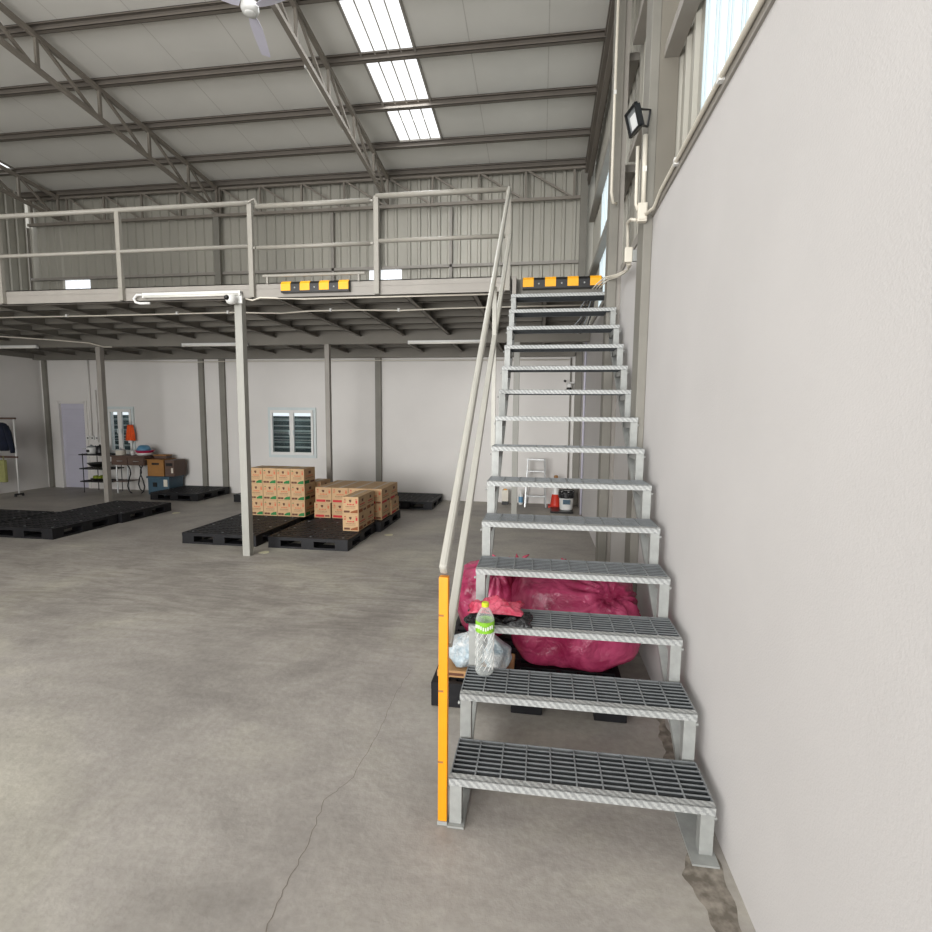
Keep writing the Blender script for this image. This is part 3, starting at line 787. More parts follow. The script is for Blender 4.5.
# ------------------------------------------------------------------ lights fittings, conduits, cameras
def tubelight(p0, p1, label, along='x', under=False):
    p0, p1 = Vector(p0), Vector(p1)
    t = thing('tube_light', p0, label, 'lamp', 'fluorescent batten lights')
    dz = Vector((0,0,-.022))
    MB().bar(p0, p1, .05, .03).build('housing', M['white'], t, bevel=.004)
    d = (p1-p0).normalized()
    MB().tube([p0+dz+d*.02, p1+dz-d*.02], .016).build('tube', M['tube'], t, smooth=True)
    MB().bar(p0+dz*.9, p0+dz*.9+d*.02, .045, .04).bar(p1+dz*.9-d*.02, p1+dz*.9, .045, .04).build('lamp_holder', M['white'], t)
    return t
t = tubelight((-4.50,YM-.03,2.965), (-3.30,YM-.03,2.965), 'white tube light on the mezzanine edge beam beside the dome camera')
MB().tube([(-4.50,YM-.03,2.965),(-4.58,YM-.035,2.965),(-4.62,YM-.035,2.925),(-4.60,YM-.035,2.885),(-4.54,YM-.035,2.87),(-4.42,YM-.035,2.87)], .014).build('bent_conduit', M['white'], t, smooth=True)
tubelight((-6.08,8.02,2.80), (-4.88,8.02,2.80), 'white tube light on the inner mezzanine beam, between two posts')
tubelight((-2.12,8.02,2.80), (-0.92,8.02,2.80), 'white tube light on the inner mezzanine beam near the stairs')
tubelight((-10.1,8.02,2.80), (-8.93,8.02,2.80), 'white tube light on the inner mezzanine beam by the coat rack')
tubelight((-2.93,6.27,5.875), (-2.93,7.47,5.76), 'white tube light hung along the lower edge of the roof truss')

cam_t = thing('dome_camera', (-3.29,5.27,2.86), 'white dome security camera on top of the pale post', 'camera')
MB().box(-3.33,-3.25,5.255,5.28,2.83,2.91).build('bracket', M['white'], cam_t, bevel=.004)
MB().lathe([(.02,-.055),(.045,-.045),(.055,-.02),(.058,.01),(.05,.035),(.02,.045)], (-3.34,5.20,2.865), 18).build('body', M['white'], cam_t, smooth=True)
s = MB(); s.lathe([(.028,0),(.026,.012),(.016,.026),(.004,.032)], (0,0,0), 16)
rot = Matrix.Rotation(math.radians(70), 4, 'X') @ Matrix.Identity(4)
s.v = [tuple(Matrix.Translation((-3.355,5.148,2.868)) @ (Matrix.Rotation(math.radians(25),4,'Z') @ rot @ Vector(v))) for v in s.v]
s.build('lens', M['black'], cam_t, smooth=True)
def conduit(pts, r, label, clips=(), m='pvc', name='conduit_pipe', cat='conduit'):
    t = thing(name, pts[0], label, cat, 'electrical conduits')
    MB().tube(pts, r, 8).build('pipe', M[m], t, smooth=True)
    for c in clips: MB().box(c[0]-.012,c[0]+.012,c[1]-.015,c[1]+.015,c[2]-.015,c[2]+.02).build('clip', M['white'], t)
    return t
conduit([(-7.9,6.0,2.89),(-5.7,6.0,2.885),(-3.83,6.0,2.89),(-3.5,6.0,2.878),(-3.2,6.0,2.868),(-2.82,6.0,2.888),(-2.2,6.0,2.888),(-1.68,6.0,2.872),(-1.1,6.0,2.884),(-0.3,6.0,2.888),(.5,6.0,2.888)], .009,
        'thin white conduit hung level under the mezzanine joists', [(-6.2,6,2.89),(-4.6,6,2.892),(-3.9,6,2.892),(-2.55,6,2.892),(-1.7,6,2.876)])
conduit([(-3.25,5.33,2.895),(-3.17,5.33,2.875),(-3.08,5.345,2.905),(-2.6,5.40,2.893),(-1.9,5.40,2.893),(-.5,5.40,2.893)], .009, 'white cable running from the dome camera post toward the stairs')
conduit([(-9.4,7.2,2.89),(-8.3,7.75,2.86),(-7.86,8.0,2.84),(-7.6,8.03,2.775),(-7.45,8.03,2.77)], .011, 'thin pale conduit slanting down to the post by the coat rack')
conduit([(-9.2,9.50,2.70),(-7.0,9.50,2.66),(-6.0,9.38,2.66),(-3.2,9.38,2.66),(.5,9.5,2.66)], .008, 'white conduit along the top of the plastered back wall')
conduit([(-9.42,9.52,2.74),(-9.42,9.52,1.13)], .015, 'vertical pale pipe on the back wall beside the door', m='plaster_b')
conduit([(-9.28,9.52,2.10),(-9.28,9.52,1.0)], .012, 'short vertical pipe on the back wall behind the kettle', m='plaster_b')
sk = thing('wall_socket', (-9.42,9.53,1.09), 'white wall sockets above the rice cooker', 'socket')
for x in (-9.53,-9.42,-9.31): MB().box(x-.035,x+.035,9.52,9.549,1.05,1.13).box(x-.015,x+.015,9.515,9.52,1.07,1.10,1).build('socket_plate', [M['white'],M['black']], sk)

# right wall services
conduit([(.645,3.70,3.50),(.648,3.70,3.06)], .016, 'vertical cream conduit below the floodlight on the wall column', [(.647,3.70,3.28)])
conduit([(.598,3.70,3.43),(.60,3.70,3.06),(.615,3.70,3.02)], .011, 'thinner cream conduit beside the floodlight conduit')
jb = thing('junction_box', (.64,3.69,2.94), 'cream junction box at the foot of the floodlight conduits', 'junction box', 'cream junction boxes')
MB().box(.61,.672,3.665,3.715,2.94,3.06).build('box_body', M['pvc'], jb, bevel=.006)
MB().box(.616,.666,3.658,3.665,2.95,3.05).build('box_lid', M['pvc'], jb, bevel=.003)
conduit([(.66,3.66,2.98),(.695,3.58,2.99),(.695,3.40,3.02),(.695,2.6,3.02),(.695,1.2,3.02),(.695,-1,3.02)], .011, 'cream conduit running along the sill above the plastered wall', [(.697,2.35,3.02),(.697,3.05,3.02)])
conduit([(.60,3.70,2.96),(.595,3.85,3.02),(.60,4.02,3.06),(.612,4.08,3.0),(.615,4.08,2.90)], .011, 'bent cream conduit between the two junction boxes')
jb2 = thing('junction_box', (.62,4.08,2.79), 'small cream junction box beside the upper stairs', 'junction box', 'cream junction boxes')
MB().box(.595,.65,4.06,4.11,2.79,2.90).build('box_body', M['pvc'], jb2, bevel=.006)
MB().box(.65,.719,4.07,4.10,2.80,2.88).build('wall_bracket', M['galv'], jb2)
cb = thing('cable_bundle', (.6,4.3,2.7), 'loose cream cables running from the small junction box down to the bumper', 'cable')
for k in range(3): MB().tube([(.62+.01*k,4.10,2.785),(.66+.01*k,4.3,2.80+.015*k),(.67+.012*k,4.6,2.85+.015*k),(.655,4.9,2.90+.012*k),(.60-.02*k,5.06,2.92+.01*k),(.57-.03*k,5.15,2.91),(.53-.03*k,5.22,2.875)], .007, 6).build('cable', M['pvc'], cb, smooth=True)
cb = thing('hanging_cables', (.42,5.6,2.6), 'black and grey cables looping below the head of the stairs', 'cable')
for k in range(4): MB().tube([(.40+.04*k,5.56,2.93),(.43+.03*k,5.56,2.84),(.36+.05*k,5.6,2.74),(.40+.03*k,5.6,2.68),(.33+.04*k,5.62,2.6-.02*k),(.30+.03*k,5.64,2.52)], .008, 6).build('cable', M['black' if k % 2 else 'grate'], cb, smooth=True)
conduit([(.585,4.95,5.9),(.585,4.95,4.3),(.585,4.95,3.66),(.605,4.98,3.58),(.64,5.0,3.58)], .013, 'tall vertical cream conduit on the wall column by the stair head', [(.585,4.95,4.5)])
conduit([(.70,8.6,0.0),(.70,8.6,2.3),(.70,8.6,2.95)], .018, 'vertical lavender pipe on the right wall under the mezzanine', m='door')
conduit([(.52,9.50,0.0),(.52,9.50,2.7)], .012, 'thin vertical pipe on the back wall behind the bucket', m='paint_d')

# floodlight: square frame, glass, bracket
ft = thing('floodlight', (.62,3.72,3.55), 'black square floodlight bracketed to the wall column', 'lamp')
c = Vector((.555,3.60,3.545)); nrm = Vector((-.93,-.26,-.28)).normalized(); u = Vector((0,0,1)) - nrm*nrm.z; u.normalize(); v = nrm.cross(u)
def fpt(a, b, d): return c + v*a + u*b + nrm*d
def fbox(mb, a0,a1,b0,b1,d0,d1):
    vs = [fpt(a,b,d) for d in (d0,d1) for (a,b) in ((a0,b0),(a1,b0),(a1,b1),(a0,b1))]
    mb.add(vs, [(0,3,2,1),(4,5,6,7),(0,1,5,4),(1,2,6,5),(2,3,7,6),(3,0,4,7)])
fb = MB(); S = .074
fbox(fb,-S,S,-S,-S+.014,0,.02); fbox(fb,-S,S,S-.014,S,0,.02); fbox(fb,-S,-S+.014,-S,S,0,.02); fbox(fb,S-.014,S,-S,S,0,.02); fbox(fb,-S*.9,S*.9,-S*.9,S*.9,-.02,0.002)
fb.build('frame', M['black'], ft)
fg = MB(); fbox(fg,-S+.014,S-.014,-S+.014,S-.014,.002,.008); fg.build('glass', M['grate'], ft)
fe = MB(); fbox(fe,-.035,.035,-.05,.03,.008,.011); fe.build('led_panel', M['lens'], ft)
MB().tube([c+u*.055-nrm*.01, (.60,3.64,3.63), (.668,3.70,3.655), (.655,3.705,3.555), (.60,3.62,3.52), c-u*.04-nrm*.015], .008, 6).build('bracket', M['black'], ft)

# ceiling fan
cf = thing('ceiling_fan', (-3.02,5.20,5.70), 'white three-blade ceiling fan hanging at the top of the view', 'fan')
HCx, HCy, HCz = -3.02, 5.20, 5.70
MB().lathe([(.03,-.02),(.075,-.015),(.09,.02),(.085,.07),(.05,.10),(.02,.11)], (HCx,HCy,HCz), 28).build('motor_housing', M['white'], cf, smooth=True)
MB().lathe([(.02,-.032),(.05,-.03),(.055,-.018)], (HCx,HCy,HCz), 24).build('hub_cap', M['white'], cf, smooth=True)
MB().tube([(HCx,HCy,HCz+.1),(HCx,HCy,roofz(HCy)-.1)], .014).build('rod', M['white'], cf)
MB().lathe([(.05,0),(.05,.05),(.02,.08)], (HCx,HCy,roofz(HCy)-.19), 20).build('canopy_cup', M['white'], cf)
for a in (107, 227, -13):
    a = math.radians(a); d = Vector((math.cos(a), math.sin(a), 0)); n_ = Vector((-d.y, d.x, 0)); b = MB(); vs = []
    for (r_, w_) in ((.10,.030),(.16,.05),(.25,.062),(.45,.06),(.66,.052),(.70,.046)):
        for s_ in (-1, 1):
            for zz in (0, .004):
                vs.append(Vector((HCx,HCy,HCz+.03)) + d*r_ + n_*(w_*s_) + Vector((0,0,s_*w_*.2+zz)))
    fs = []
    for i in range(5):
        o = i*4; fs += [(o,o+4,o+6,o+2),(o+1,o+3,o+7,o+5),(o,o+1,o+5,o+4),(o+2,o+6,o+7,o+3)]
    fs += [(0,2,3,1),(20,21,23,22)]
    b.add(vs, fs).build('blade', M['fanblade'], cf)

# ------------------------------------------------------------------ bags and bottle by the stairs
def blob(c, rx, ry, rz, seed, pw=2.6, fold=.05, knot=None, n=56, m=40, flat=0.0):
    rnd = random.Random(seed); ph = [rnd.uniform(0, 6.28) for _ in range(12)]
    mb = MB(); vs = []
    for i in range(m+1):
        th = math.pi*i/m
        for k in range(n):
            a = 2*math.pi*k/n
            sx, sy, sz = math.sin(th)*math.cos(a), math.sin(th)*math.sin(a), -math.cos(th)
            g = (abs(sx)**pw+abs(sy)**pw+abs(sz)**pw)**(-1/pw)
            up = max(0, sz)**2; 
            f = 1 + fold*(math.sin(3*a+ph[0]+2*th)+.6*math.sin(5*a+ph[1]-3*th)+.5*math.sin(9*a+ph[2])*(.3+up)+.35*math.sin(17*a+ph[3])*up + .35*math.sin(7*th+ph[4]+2*a)+.3*math.sin(11*th+3*a+ph[5]))
            x, y, z = sx*g*f, sy*g*f, sz*g*(1+fold*.8*math.sin(2*a+ph[6])*math.sin(th))
            if z < -0.8: z = -0.8-(abs(z)-.8)*.2
            x, y, z = x*rx, y*ry, z*rz
            if knot:
                w_ = max(0.0, (z/rz-.55)/.45); w_ = w_*w_
                x = x*(1-w_*.8)+knot[0]*w_; y = y*(1-w_*.8)+knot[1]*w_; z += knot[2]*w_
            vs.append((c[0]+x, c[1]+y, c[2]+z))
    fs = []
    for i in range(m):
        for k in range(n):
            k2 = (k+1) % n; fs.append((i*n+k, i*n+k2, (i+1)*n+k2, (i+1)*n+k))
    fs.append(tuple(reversed(range(n)))); fs.append(tuple(m*n+k for k in range(n)))
    return mb.add(vs, fs)
def crumple(c, rx, ry, h, seed, n=26):
    rnd = random.Random(seed); ph = [rnd.uniform(0,6.28) for _ in range(8)]; mb = MB(); vs = []
    for j in range(n+1):
        for i in range(n+1):
            u_, v_ = 2*i/n-1, 2*j/n-1
            q = 1+.07*math.sin(5*u_+ph[0])*math.cos(4*v_+ph[1])
            z = h*(.45+.30*math.sin(6*u_+2*v_+ph[2])+.22*math.sin(11*v_-3*u_+ph[3])+.12*math.sin(19*u_+ph[4]+5*v_))
            e = max(abs(u_), abs(v_)); z *= (1-e**4)
            vs.append((c[0]+u_*rx*q, c[1]+v_*ry*q, c[2]+max(z, .002)+.002))
    fs = [(j*(n+1)+i, j*(n+1)+i+1, (j+1)*(n+1)+i+1, (j+1)*(n+1)+i) for j in range(n) for i in range(n)]
    return mb.add(vs, fs)

def binbag(c, rx, ry, rz, kd, seed, amp=.055, pw=3.4, n=120, m=84, nfold=13):
    rnd = random.Random(seed); ph = [rnd.uniform(0, 6.28) for _ in range(14)]
    kd = Vector(kd).normalized(); e1 = kd.cross(Vector((0,0,1))).normalized(); e2 = kd.cross(e1)
    mb = MB(); vs = []
    for i in range(m+1):
        th = math.pi*i/m
        for k in range(n):
            a = 2*math.pi*k/n
            d = Vector((math.sin(th)*math.cos(a), math.sin(th)*math.sin(a), -math.cos(th)))
            g = (abs(d.x)**pw+abs(d.y)**pw+abs(d.z)**pw)**(-1/pw)
            ang = math.acos(max(-1, min(1, d.dot(kd)))); psi = math.atan2(d.dot(e2), d.dot(e1))
            w_ = math.exp(-ang/0.75)*min(1, ang/0.10)
            fold = abs(math.sin(nfold/2*psi+ph[0]+.8*math.sin(3*psi+ph[1])+.5*ang))
            f = 1 - amp*2.0*w_*fold - .16*math.exp(-(ang/.16)**2)
            f += amp*(.35*math.sin(4*d.x*2+ph[2]+3*d.z)+.35*math.sin(6*d.z+ph[3]+4*d.y)+.22*math.sin(11*d.x+7*d.z+ph[4])+.18*math.sin(15*d.z-9*d.x+ph[5])+.12*abs(math.sin(19*d.x+13*d.y+8*d.z+ph[6])))
            x, y, z = d.x*g*f*rx, d.y*g*f*ry, d.z*g*f*rz
            z = max(z, -rz*.98)
            vs.append((c[0]+x, c[1]+y, c[2]+z))
    fs = [(i*n+k, i*n+(k+1) % n, (i+1)*n+(k+1) % n, (i+1)*n+k) for i in range(m) for k in range(n)]
    fs.append(tuple(reversed(range(n)))); fs.append(tuple(m*n+k for k in range(n)))
    return mb.add(vs, fs)
def tuft(p, d, L_, n, seed):
    rnd = random.Random(seed); mb = MB(); p = Vector(p); d = Vector(d).normalized()
    for k in range(n):
        a = 2*math.pi*k/n; q = d.cross(Vector((1,.2,.1))).normalized(); w2 = d.cross(q); o = q*math.cos(a)+w2*math.sin(a); l = L_*rnd.uniform(.7,1.1)
        mb.tube([p-d*.02, p+d*l*.3+o*l*.12, p+d*l*.7+o*l*.45, p+d*l*.9+o*l*.8], [.014,.010,.013,.003], 6)
    return mb
b1 = thing('bin_bag', (.22,3.2,.14), 'big full magenta bin bag tied with a knot, against the wall under the stairs', 'bag', 'pink bin bags under the stairs')
binbag((.235,3.17,.405), .385, .335, .272, (.45,-.62,.66), 3, pw=4.2).build('bag_body', M['pinkbag'], b1, smooth=True)
tuft((.385,3.015,.575), (.2,-.6,.6), .035, 6, 2).build('tied_neck', M['pinkbag2'], b1, smooth=True)
tuft((.18,3.30,.655), (.3,0,1), .05, 6, 5).build('top_crease', M['pinkbag2'], b1, smooth=True)
b2 = thing('bin_bag', (-.25,3.4,.14), 'tall magenta bin bag behind the handrail foot under the stairs', 'bag', 'pink bin bags under the stairs')
binbag((-.345,3.42,.38), .205, .245, .245, (.3,-.35,.8), 11, pw=2.8).build('bag_body', M['pinkbag'], b2, smooth=True)
tuft((-.25,3.34,.60), (.25,0,1), .10, 4, 8).build('tied_neck', M['pinkbag2'], b2, smooth=True)
b3 = thing('bin_bag', (.0,3.7,.14), 'third magenta bin bag, wedged between and behind the two other bags under the stairs', 'bag', 'pink bin bags under the stairs')
binbag((.02,3.66,.36), .20, .13, .22, (-.2,-.5,.8), 23, pw=2.8).build('bag_body', M['pinkbag'], b3, smooth=True)
tuft((-.14,3.62,.54), (0,0,1), .10, 4, 9).build('tied_neck', M['pinkbag2'], b3, smooth=True)

# folded red bag and black bag on third tread
ZT3 = 3*RI; YT3 = Y1+2*TR
bb = tag(crumple((-.185,YT3+.10,ZT3), .165, .085, .05, 5).build('black_bag', M['blackbag'], smooth=True, solid=.006), 'crumpled black plastic bag lying on the third tread', 'bag')
rbg = tag(crumple((-.205,YT3+.125,ZT3+.042), .135, .08, .062, 9).build('red_bag', M['pinkbag2'], smooth=True, solid=.005), 'folded bright pink plastic bag on top of the black bag on the stairs', 'bag')
# small white bag
wbg = thing('shopping_bag', (-.32,2.82,.18), 'small white and pale blue shopping bag behind the lowest treads', 'bag')
blob((-.395,2.84,.265), .095, .11, .09, 31, fold=.13, n=36, m=24, knot=(.02,0,.02)).build('bag_body', M['whitebag'], wbg, smooth=True)
blob((-.215,2.79,.265), .07, .085, .095, 37, fold=.16, n=36, m=24, knot=(-.06,0,.05)).build('bag_handles', M['whitebag'], wbg, smooth=True)
ct = thing('flattened_carton', (-.4,2.8,.14), 'flat brown cardboard tray under the white shopping bag', 'box')
MB().box(-.555,-.12,2.73,3.0,.1425,.182).build('tray', M['tray'], ct, bevel=.003)
MB().box(-.53,-.40,2.7285,2.73,.155,.17).box(-.38,-.30,2.7285,2.73,.155,.165).build('printed_text', M['ink_dk'], ct)

# bottle
BX, BY, BZ = -.239, 2.318, 2*RI+.0005
bt = thing('water_bottle', (BX,BY,BZ), 'clear plastic bottle with green label and lime cap on the second tread', 'bottle')
prof = [(.030,.004),(.040,0.0),(.044,.012)]
z = .02
while z < .2: prof += [(.0435,z),(.042,z+.012)]; z += .024
prof += [(.0435,.208),(.0435,.26),(.043,.27),(.036,.29),(.024,.311),(.0135,.324),(.0135,.334)]
MB().lathe(prof, (BX,BY,BZ), 32).build('bottle_body', M['pet'], bt, smooth=True)
MB().lathe([(.0452,.208),(.0452,.262)], (BX,BY,BZ), 32, caps=False).build('label_wrap', M['labelg'], bt, smooth=True)
lw = MB()
for k in range(9):
    a = math.radians(-150+k*14)
    lw.box(BX+.0458*math.cos(a)-.003,BX+.0458*math.cos(a)+.003,BY+.0458*math.sin(a)-.001,BY+.0458*math.sin(a)+.001,BZ+.226+.004*math.sin(k),BZ+.243+.004*math.sin(k))
lw.build('label_lettering', M['white'], bt)
MB().lathe([(.017,.326),(.017,.343),(.015,.346)], (BX,BY,BZ), 24).build('cap', M['capg'], bt, smooth=False)
wr_ = MB()
for k in range(12):
    a0 = 2*math.pi*k/12
    for (zz, sg) in ((.025, 1), (.075, 1), (.125, 1), (.175, 1)):
        wr_.tube([(BX+.0448*math.cos(a0+sg*t*.42), BY+.0448*math.sin(a0+sg*t*.42), BZ+zz+.034*t) for t in (0, .35, .7, 1)], .0014, 5)
wr_.build('moulded_ribs', M['white'], bt, smooth=True)

# ------------------------------------------------------------------ back right corner under the stairs
ld = thing('step_ladder', (-.06,9.3,0), 'small white aluminium step ladder leaning open by the back wall', 'ladder')
for s_ in (-1, 1):
    MB().bar((-.06+s_*.185,9.10,.002),(-.06+s_*.15,9.32,.87),.022,.04).build('front_leg', M['alu'], ld)
    MB().bar((-.06+s_*.165,9.50,.002),(-.06+s_*.15,9.33,.83),.02,.02).build('rear_leg', M['alu'], ld)
for z in (.2,.42,.64,.85):
    y = 9.10+.22*z/.87; hw = .175-.035*z/.87
    MB().box(-.06-hw,-.06+hw,y-.03,y+.06,z-.012,z+.012).build('step', M['alu'], ld)
cn = thing('traffic_cone', (.30,9.25,0), 'red traffic cone with a white collar beside the step ladder', 'cone')
MB().box(.17,.43,9.12,9.38,.001,.03).build('base', M['cone'], cn, bevel=.006)
MB().lathe([(.095,.03),(.022,.53),(.0,.53)], (.30,9.25,0), 24, caps=False).build('cone_body', M['cone'], cn, smooth=True)
MB().lathe([(.068,.235),(.046,.385)], (.30,9.25,0), 24, caps=False).build('white_collar', M['white'], cn, smooth=True)
MB().lathe([(.03,.525),(.04,.545),(.03,.575),(.012,.58)], (.30,9.25,0), 16).build('tip', M['carton_d'], cn, smooth=True)
bk = thing('paint_bucket', (.47,8.85,.03), 'white paint bucket with a black liner beside the traffic cone', 'bucket')
MB().lathe([(.105,.032),(.11,.05),(.125,.33),(.133,.34),(.133,.36),(.12,.36)], (.47,8.85,0), 28).build('pail', M['white'], bk, smooth=True)
MB().lathe([(.134,.24),(.139,.33),(.132,.372),(.10,.375)], (.47,8.85,0), 28, caps=False, wob=lambda a,i: 1+.03*math.sin(7*a+i)).build('black_liner', M['blackbag'], bk, smooth=True)
MB().box(.41,.53,8.722,8.735,.14,.22).build('printed_label', M['bluecr'], bk)
tag(MB().box(.20,.585,8.62,9.06,.001,.03).build('rubber_mat', M['black'], bevel=.006), 'black rubber mat under the paint bucket', 'mat')
dr = thing('storage_tin', (-.62,9.35,0), 'cream square tin on a black foot beside the step ladder', 'tin')
MB().box(-.68,-.56,9.30,9.42,.06,.27).build('tin_body', M['pvc'], dr, bevel=.008); MB().box(-.68,-.56,9.30,9.42,.001,.06).build('tin_foot', M['black'], dr); MB().lathe([(.03,.27),(.03,.285)], (-.62,9.36,0), 16).build('tin_lid', M['yellow'], dr)
bo = thing('spray_bottle', (-.33,9.38,0), 'white bottle with blue label standing beside the step ladder', 'bottle')
MB().lathe([(.04,.001),(.042,.02),(.042,.17),(.02,.21),(.015,.24),(.015,.27)], (-.33,9.38,0), 20).build('bottle_body', M['white'], bo, smooth=True)
MB().lathe([(.043,.04),(.043,.15)], (-.33,9.38,0), 20, caps=False).build('label_wrap', M['bluepl'], bo)
pc = thing('security_camera', (.50,9.38,2.12), 'small black and white pan camera on the corner column', 'camera')
MB().bar((.585,9.43,2.24),(.50,9.38,2.24),.03,.03).build('arm', M['white'], pc)
MB().lathe([(.02,.1),(.045,.07),(.05,.03),(.03,0.01)], (.49,9.36,2.14), 18).build('housing', M['white'], pc, smooth=True)
MB().lathe([(.01,-.05),(.04,-.035),(.048,0),(.03,.02)], (.49,9.36,2.14), 18).build('dome', M['black'], pc, smooth=True)
MB().tube([(.43,9.34,2.26),(.40,9.33,2.28)],.02,10).build('antenna', M['black'], pc)

# ------------------------------------------------------------------ kitchen corner
shf = thing('wire_shelf', (-9.0,9.2,0), 'black three-tier wire shelf beside the lavender door', 'shelf')
for x in (-9.18,-8.62):
    for y in (9.02,9.36): MB().tube([(x,y,.001),(x,y,.80)],.008,8).build('post', M['black'], shf)
for z in (.23,.49,.775):
    g = MB().box(-9.24,-8.58,8.99,9.005,z-.012,z+.012).box(-9.24,-8.58,9.375,9.39,z-.012,z+.012).box(-9.24,-9.225,9.0,9.38,z-.012,z+.012).box(-8.595,-8.58,9.0,9.38,z-.012,z+.012)
    for k in range(23): g.box(-9.22+k*.028,-9.215+k*.028,9.0,9.38,z,z+.006)
    g.build('wire_tier', M['black'], shf)
rc = thing('rice_cooker', (-9.12,9.18,.79), 'white rice cooker on the top tier of the wire shelf', 'cooker')
MB().lathe([(.07,.0),(.085,.02),(.088,.12),(.08,.135)], (-9.12,9.18,.782), 24).build('pot', M['white'], rc, smooth=True)
MB().lathe([(.084,.135),(.06,.16),(.02,.17),(.02,.185),(.0,.19)], (-9.12,9.18,.782), 24).build('lid', M['grate'], rc, smooth=True)
MB().box(-9.15,-9.09,9.085,9.10,.82,.87).build('control_panel', M['black'], rc)
kt = thing('kettle', (-8.920,9.18,.79), 'black kettle on the top tier of the wire shelf', 'kettle')
MB().lathe([(.075,0),(.08,.03),(.062,.15),(.05,.17),(.015,.175),(.015,.195)], (-8.920,9.18,.782), 24).build('kettle_body', M['black'], kt, smooth=True)
MB().tube([(-8.870,9.18,.94),(-8.810,9.18,.95),(-8.800,9.18,.86),(-8.850,9.18,.82)],.011,8).build('handle', M['black'], kt, smooth=True)
MB().tube([(-8.980,9.18,.90),(-9.025,9.18,.95)],[.018,.009],8).build('spout', M['black'], kt)
wk = thing('wok', (-9.0,9.18,.5), 'dark wok on the middle tier of the wire shelf', 'pan')
MB().lathe([(.06,0),(.13,.03),(.19,.09),(.2,.10),(.185,.095),(.12,.04),(.05,.012)], (-8.98,9.18,.502), 28, caps=True).build('bowl', M['black'], wk, smooth=True)
MB().tube([(-8.79,9.18,.60),(-8.68,9.18,.62)],.012,8).build('handle', M['wood'], wk)
vg = thing('vegetable_tray', (-8.97,9.18,.24), 'tray of yellow-green vegetables on the lowest tier of the wire shelf', 'vegetables')
MB().lathe([(.12,.0),(.16,.04)], (-8.97,9.18,.242), 20).build('tray', M['black'], vg)
for k in range(7):
    a = k*.9; MB().lathe([(.012,.0),(.035,.02),(.04,.045),(.02,.075)], (-8.97+.09*math.cos(a),9.18+.07*math.sin(a),.262), 10).build('vegetable', M['green'], vg, smooth=True)

tb = thing('kitchen_table', (-8.2,9.2,0), 'dark wooden kitchen table with drawers and curved metal legs', 'table')
MB().box(-8.55,-7.785,9.0,9.42,.745,.772).build('tabletop', M['wood'], tb, bevel=.004)
MB().box(-8.54,-7.80,9.04,9.40,.58,.745).build('apron', M['wood'], tb)
for x in (-8.53,-8.165): 
    d = MB().box(x,x+.35,9.026,9.04,.60,.73).build('drawer', M['wood'], tb, bevel=.003)
    MB().tube([(x+.14,9.026,.665),(x+.14,9.01,.665),(x+.24,9.01,.665),(x+.24,9.026,.665)],.006,6).build('drawer_handle', M['alu'], d)
def cleg(x, y, s_, m='alu'):
    pts = [(x,y,.58),(x+s_*.05,y,.50),(x+s_*.06,y,.40),(x+s_*.01,y,.28),(x-s_*.02,y,.15),(x+s_*.01,y,.05),(x+s_*.06,y,.012)]
    MB().tube(pts,.012,8).build('leg', M[m], tb, smooth=True)
for y in (9.08,9.36): cleg(-8.22,y,1,'black'); cleg(-7.88,y,-1,'black'); MB().tube([(-8.47,y,.001),(-8.47,y,.58)],.014,8).build('leg', M['alu'], tb)
MB().box(-8.54,-8.25,9.06,9.38,.235,.25).build('lower_shelf', M['wood'], tb)
pot = thing('cooking_pot', (-8.42,9.15,.775), 'cream and steel pot on the table behind the post', 'pot')
MB().lathe([(.085,0),(.09,.01),(.09,.09),(.095,.095)], (-8.42,9.15,.774), 24).build('pot_body', M['pvc'], pot, smooth=True)
MB().lathe([(.094,.095),(.06,.12),(.015,.125),(.015,.15)], (-8.42,9.15,.774), 24).build('lid', M['alu'], pot, smooth=True)
kj = thing('mug', (-8.14,9.14,.775), 'white mug on the kitchen table beside the pot', 'cup')
MB().lathe([(.035,0),(.042,.1),(.038,.1),(.03,.01)], (-8.14,9.14,.774), 20).build('mug_body', M['white'], kj, smooth=True)
MB().tube([(-8.10,9.14,.85),(-8.065,9.14,.84),(-8.07,9.14,.80),(-8.103,9.14,.79)],.006,6).build('handle', M['white'], kj)
bs = tag(MB().lathe([(.10,0),(.12,.01),(.155,.055),(.15,.055),(.11,.015)], (-7.92,9.18,.774), 28).build('basin', M['white'], smooth=True), 'white basin under the pink basin on the kitchen table', 'basin', 'stacked basins on the table')
bs = tag(MB().lathe([(.11,0),(.12,.01),(.165,.065),(.18,.07),(.175,.075),(.155,.065),(.11,.015)], (-7.90,9.18,.802), 28).build('basin', M['pinkpl'], smooth=True), 'pink basin stacked on a white one on the kitchen table', 'basin', 'stacked basins on the table')
bs = tag(MB().lathe([(.13,0),(.125,.05),(.09,.105),(.05,.12)], (-7.92,9.18,.862), 28).build('bowl', M['bluepl'], smooth=True), 'upturned light blue bowl lying in the pink basin', 'bowl')
hg = thing('hanging_cloth', (-8.46,9.44,1.03), 'orange cloth hanging in front of the narrow window', 'cloth')
hc = MB(); vs = []
nx = 12
for j in range(9):
    zz = 1.05+.33*j/8; hw = .11-.05*(j/8)**2
    for i in range(nx+1): vs.append((-8.46+ (2*i/nx-1)*hw, 9.455+.015*math.sin(i*1.7+j*.2), zz))
hc.add(vs, [(j*(nx+1)+i, j*(nx+1)+i+1, (j+1)*(nx+1)+i+1, (j+1)*(nx+1)+i) for j in range(8) for i in range(nx)]).build('cloth_body', M['orange'], hg, smooth=True, solid=.01)
MB().tube([(-8.46,9.455,1.38),(-8.46,9.47,1.44),(-8.46,9.51,1.44)],.006,6).build('hook', M['alu'], hg)
MB().box(-8.50,-8.42,9.445,9.46,1.0,1.05).build('paper_tag', M['white'], hg)
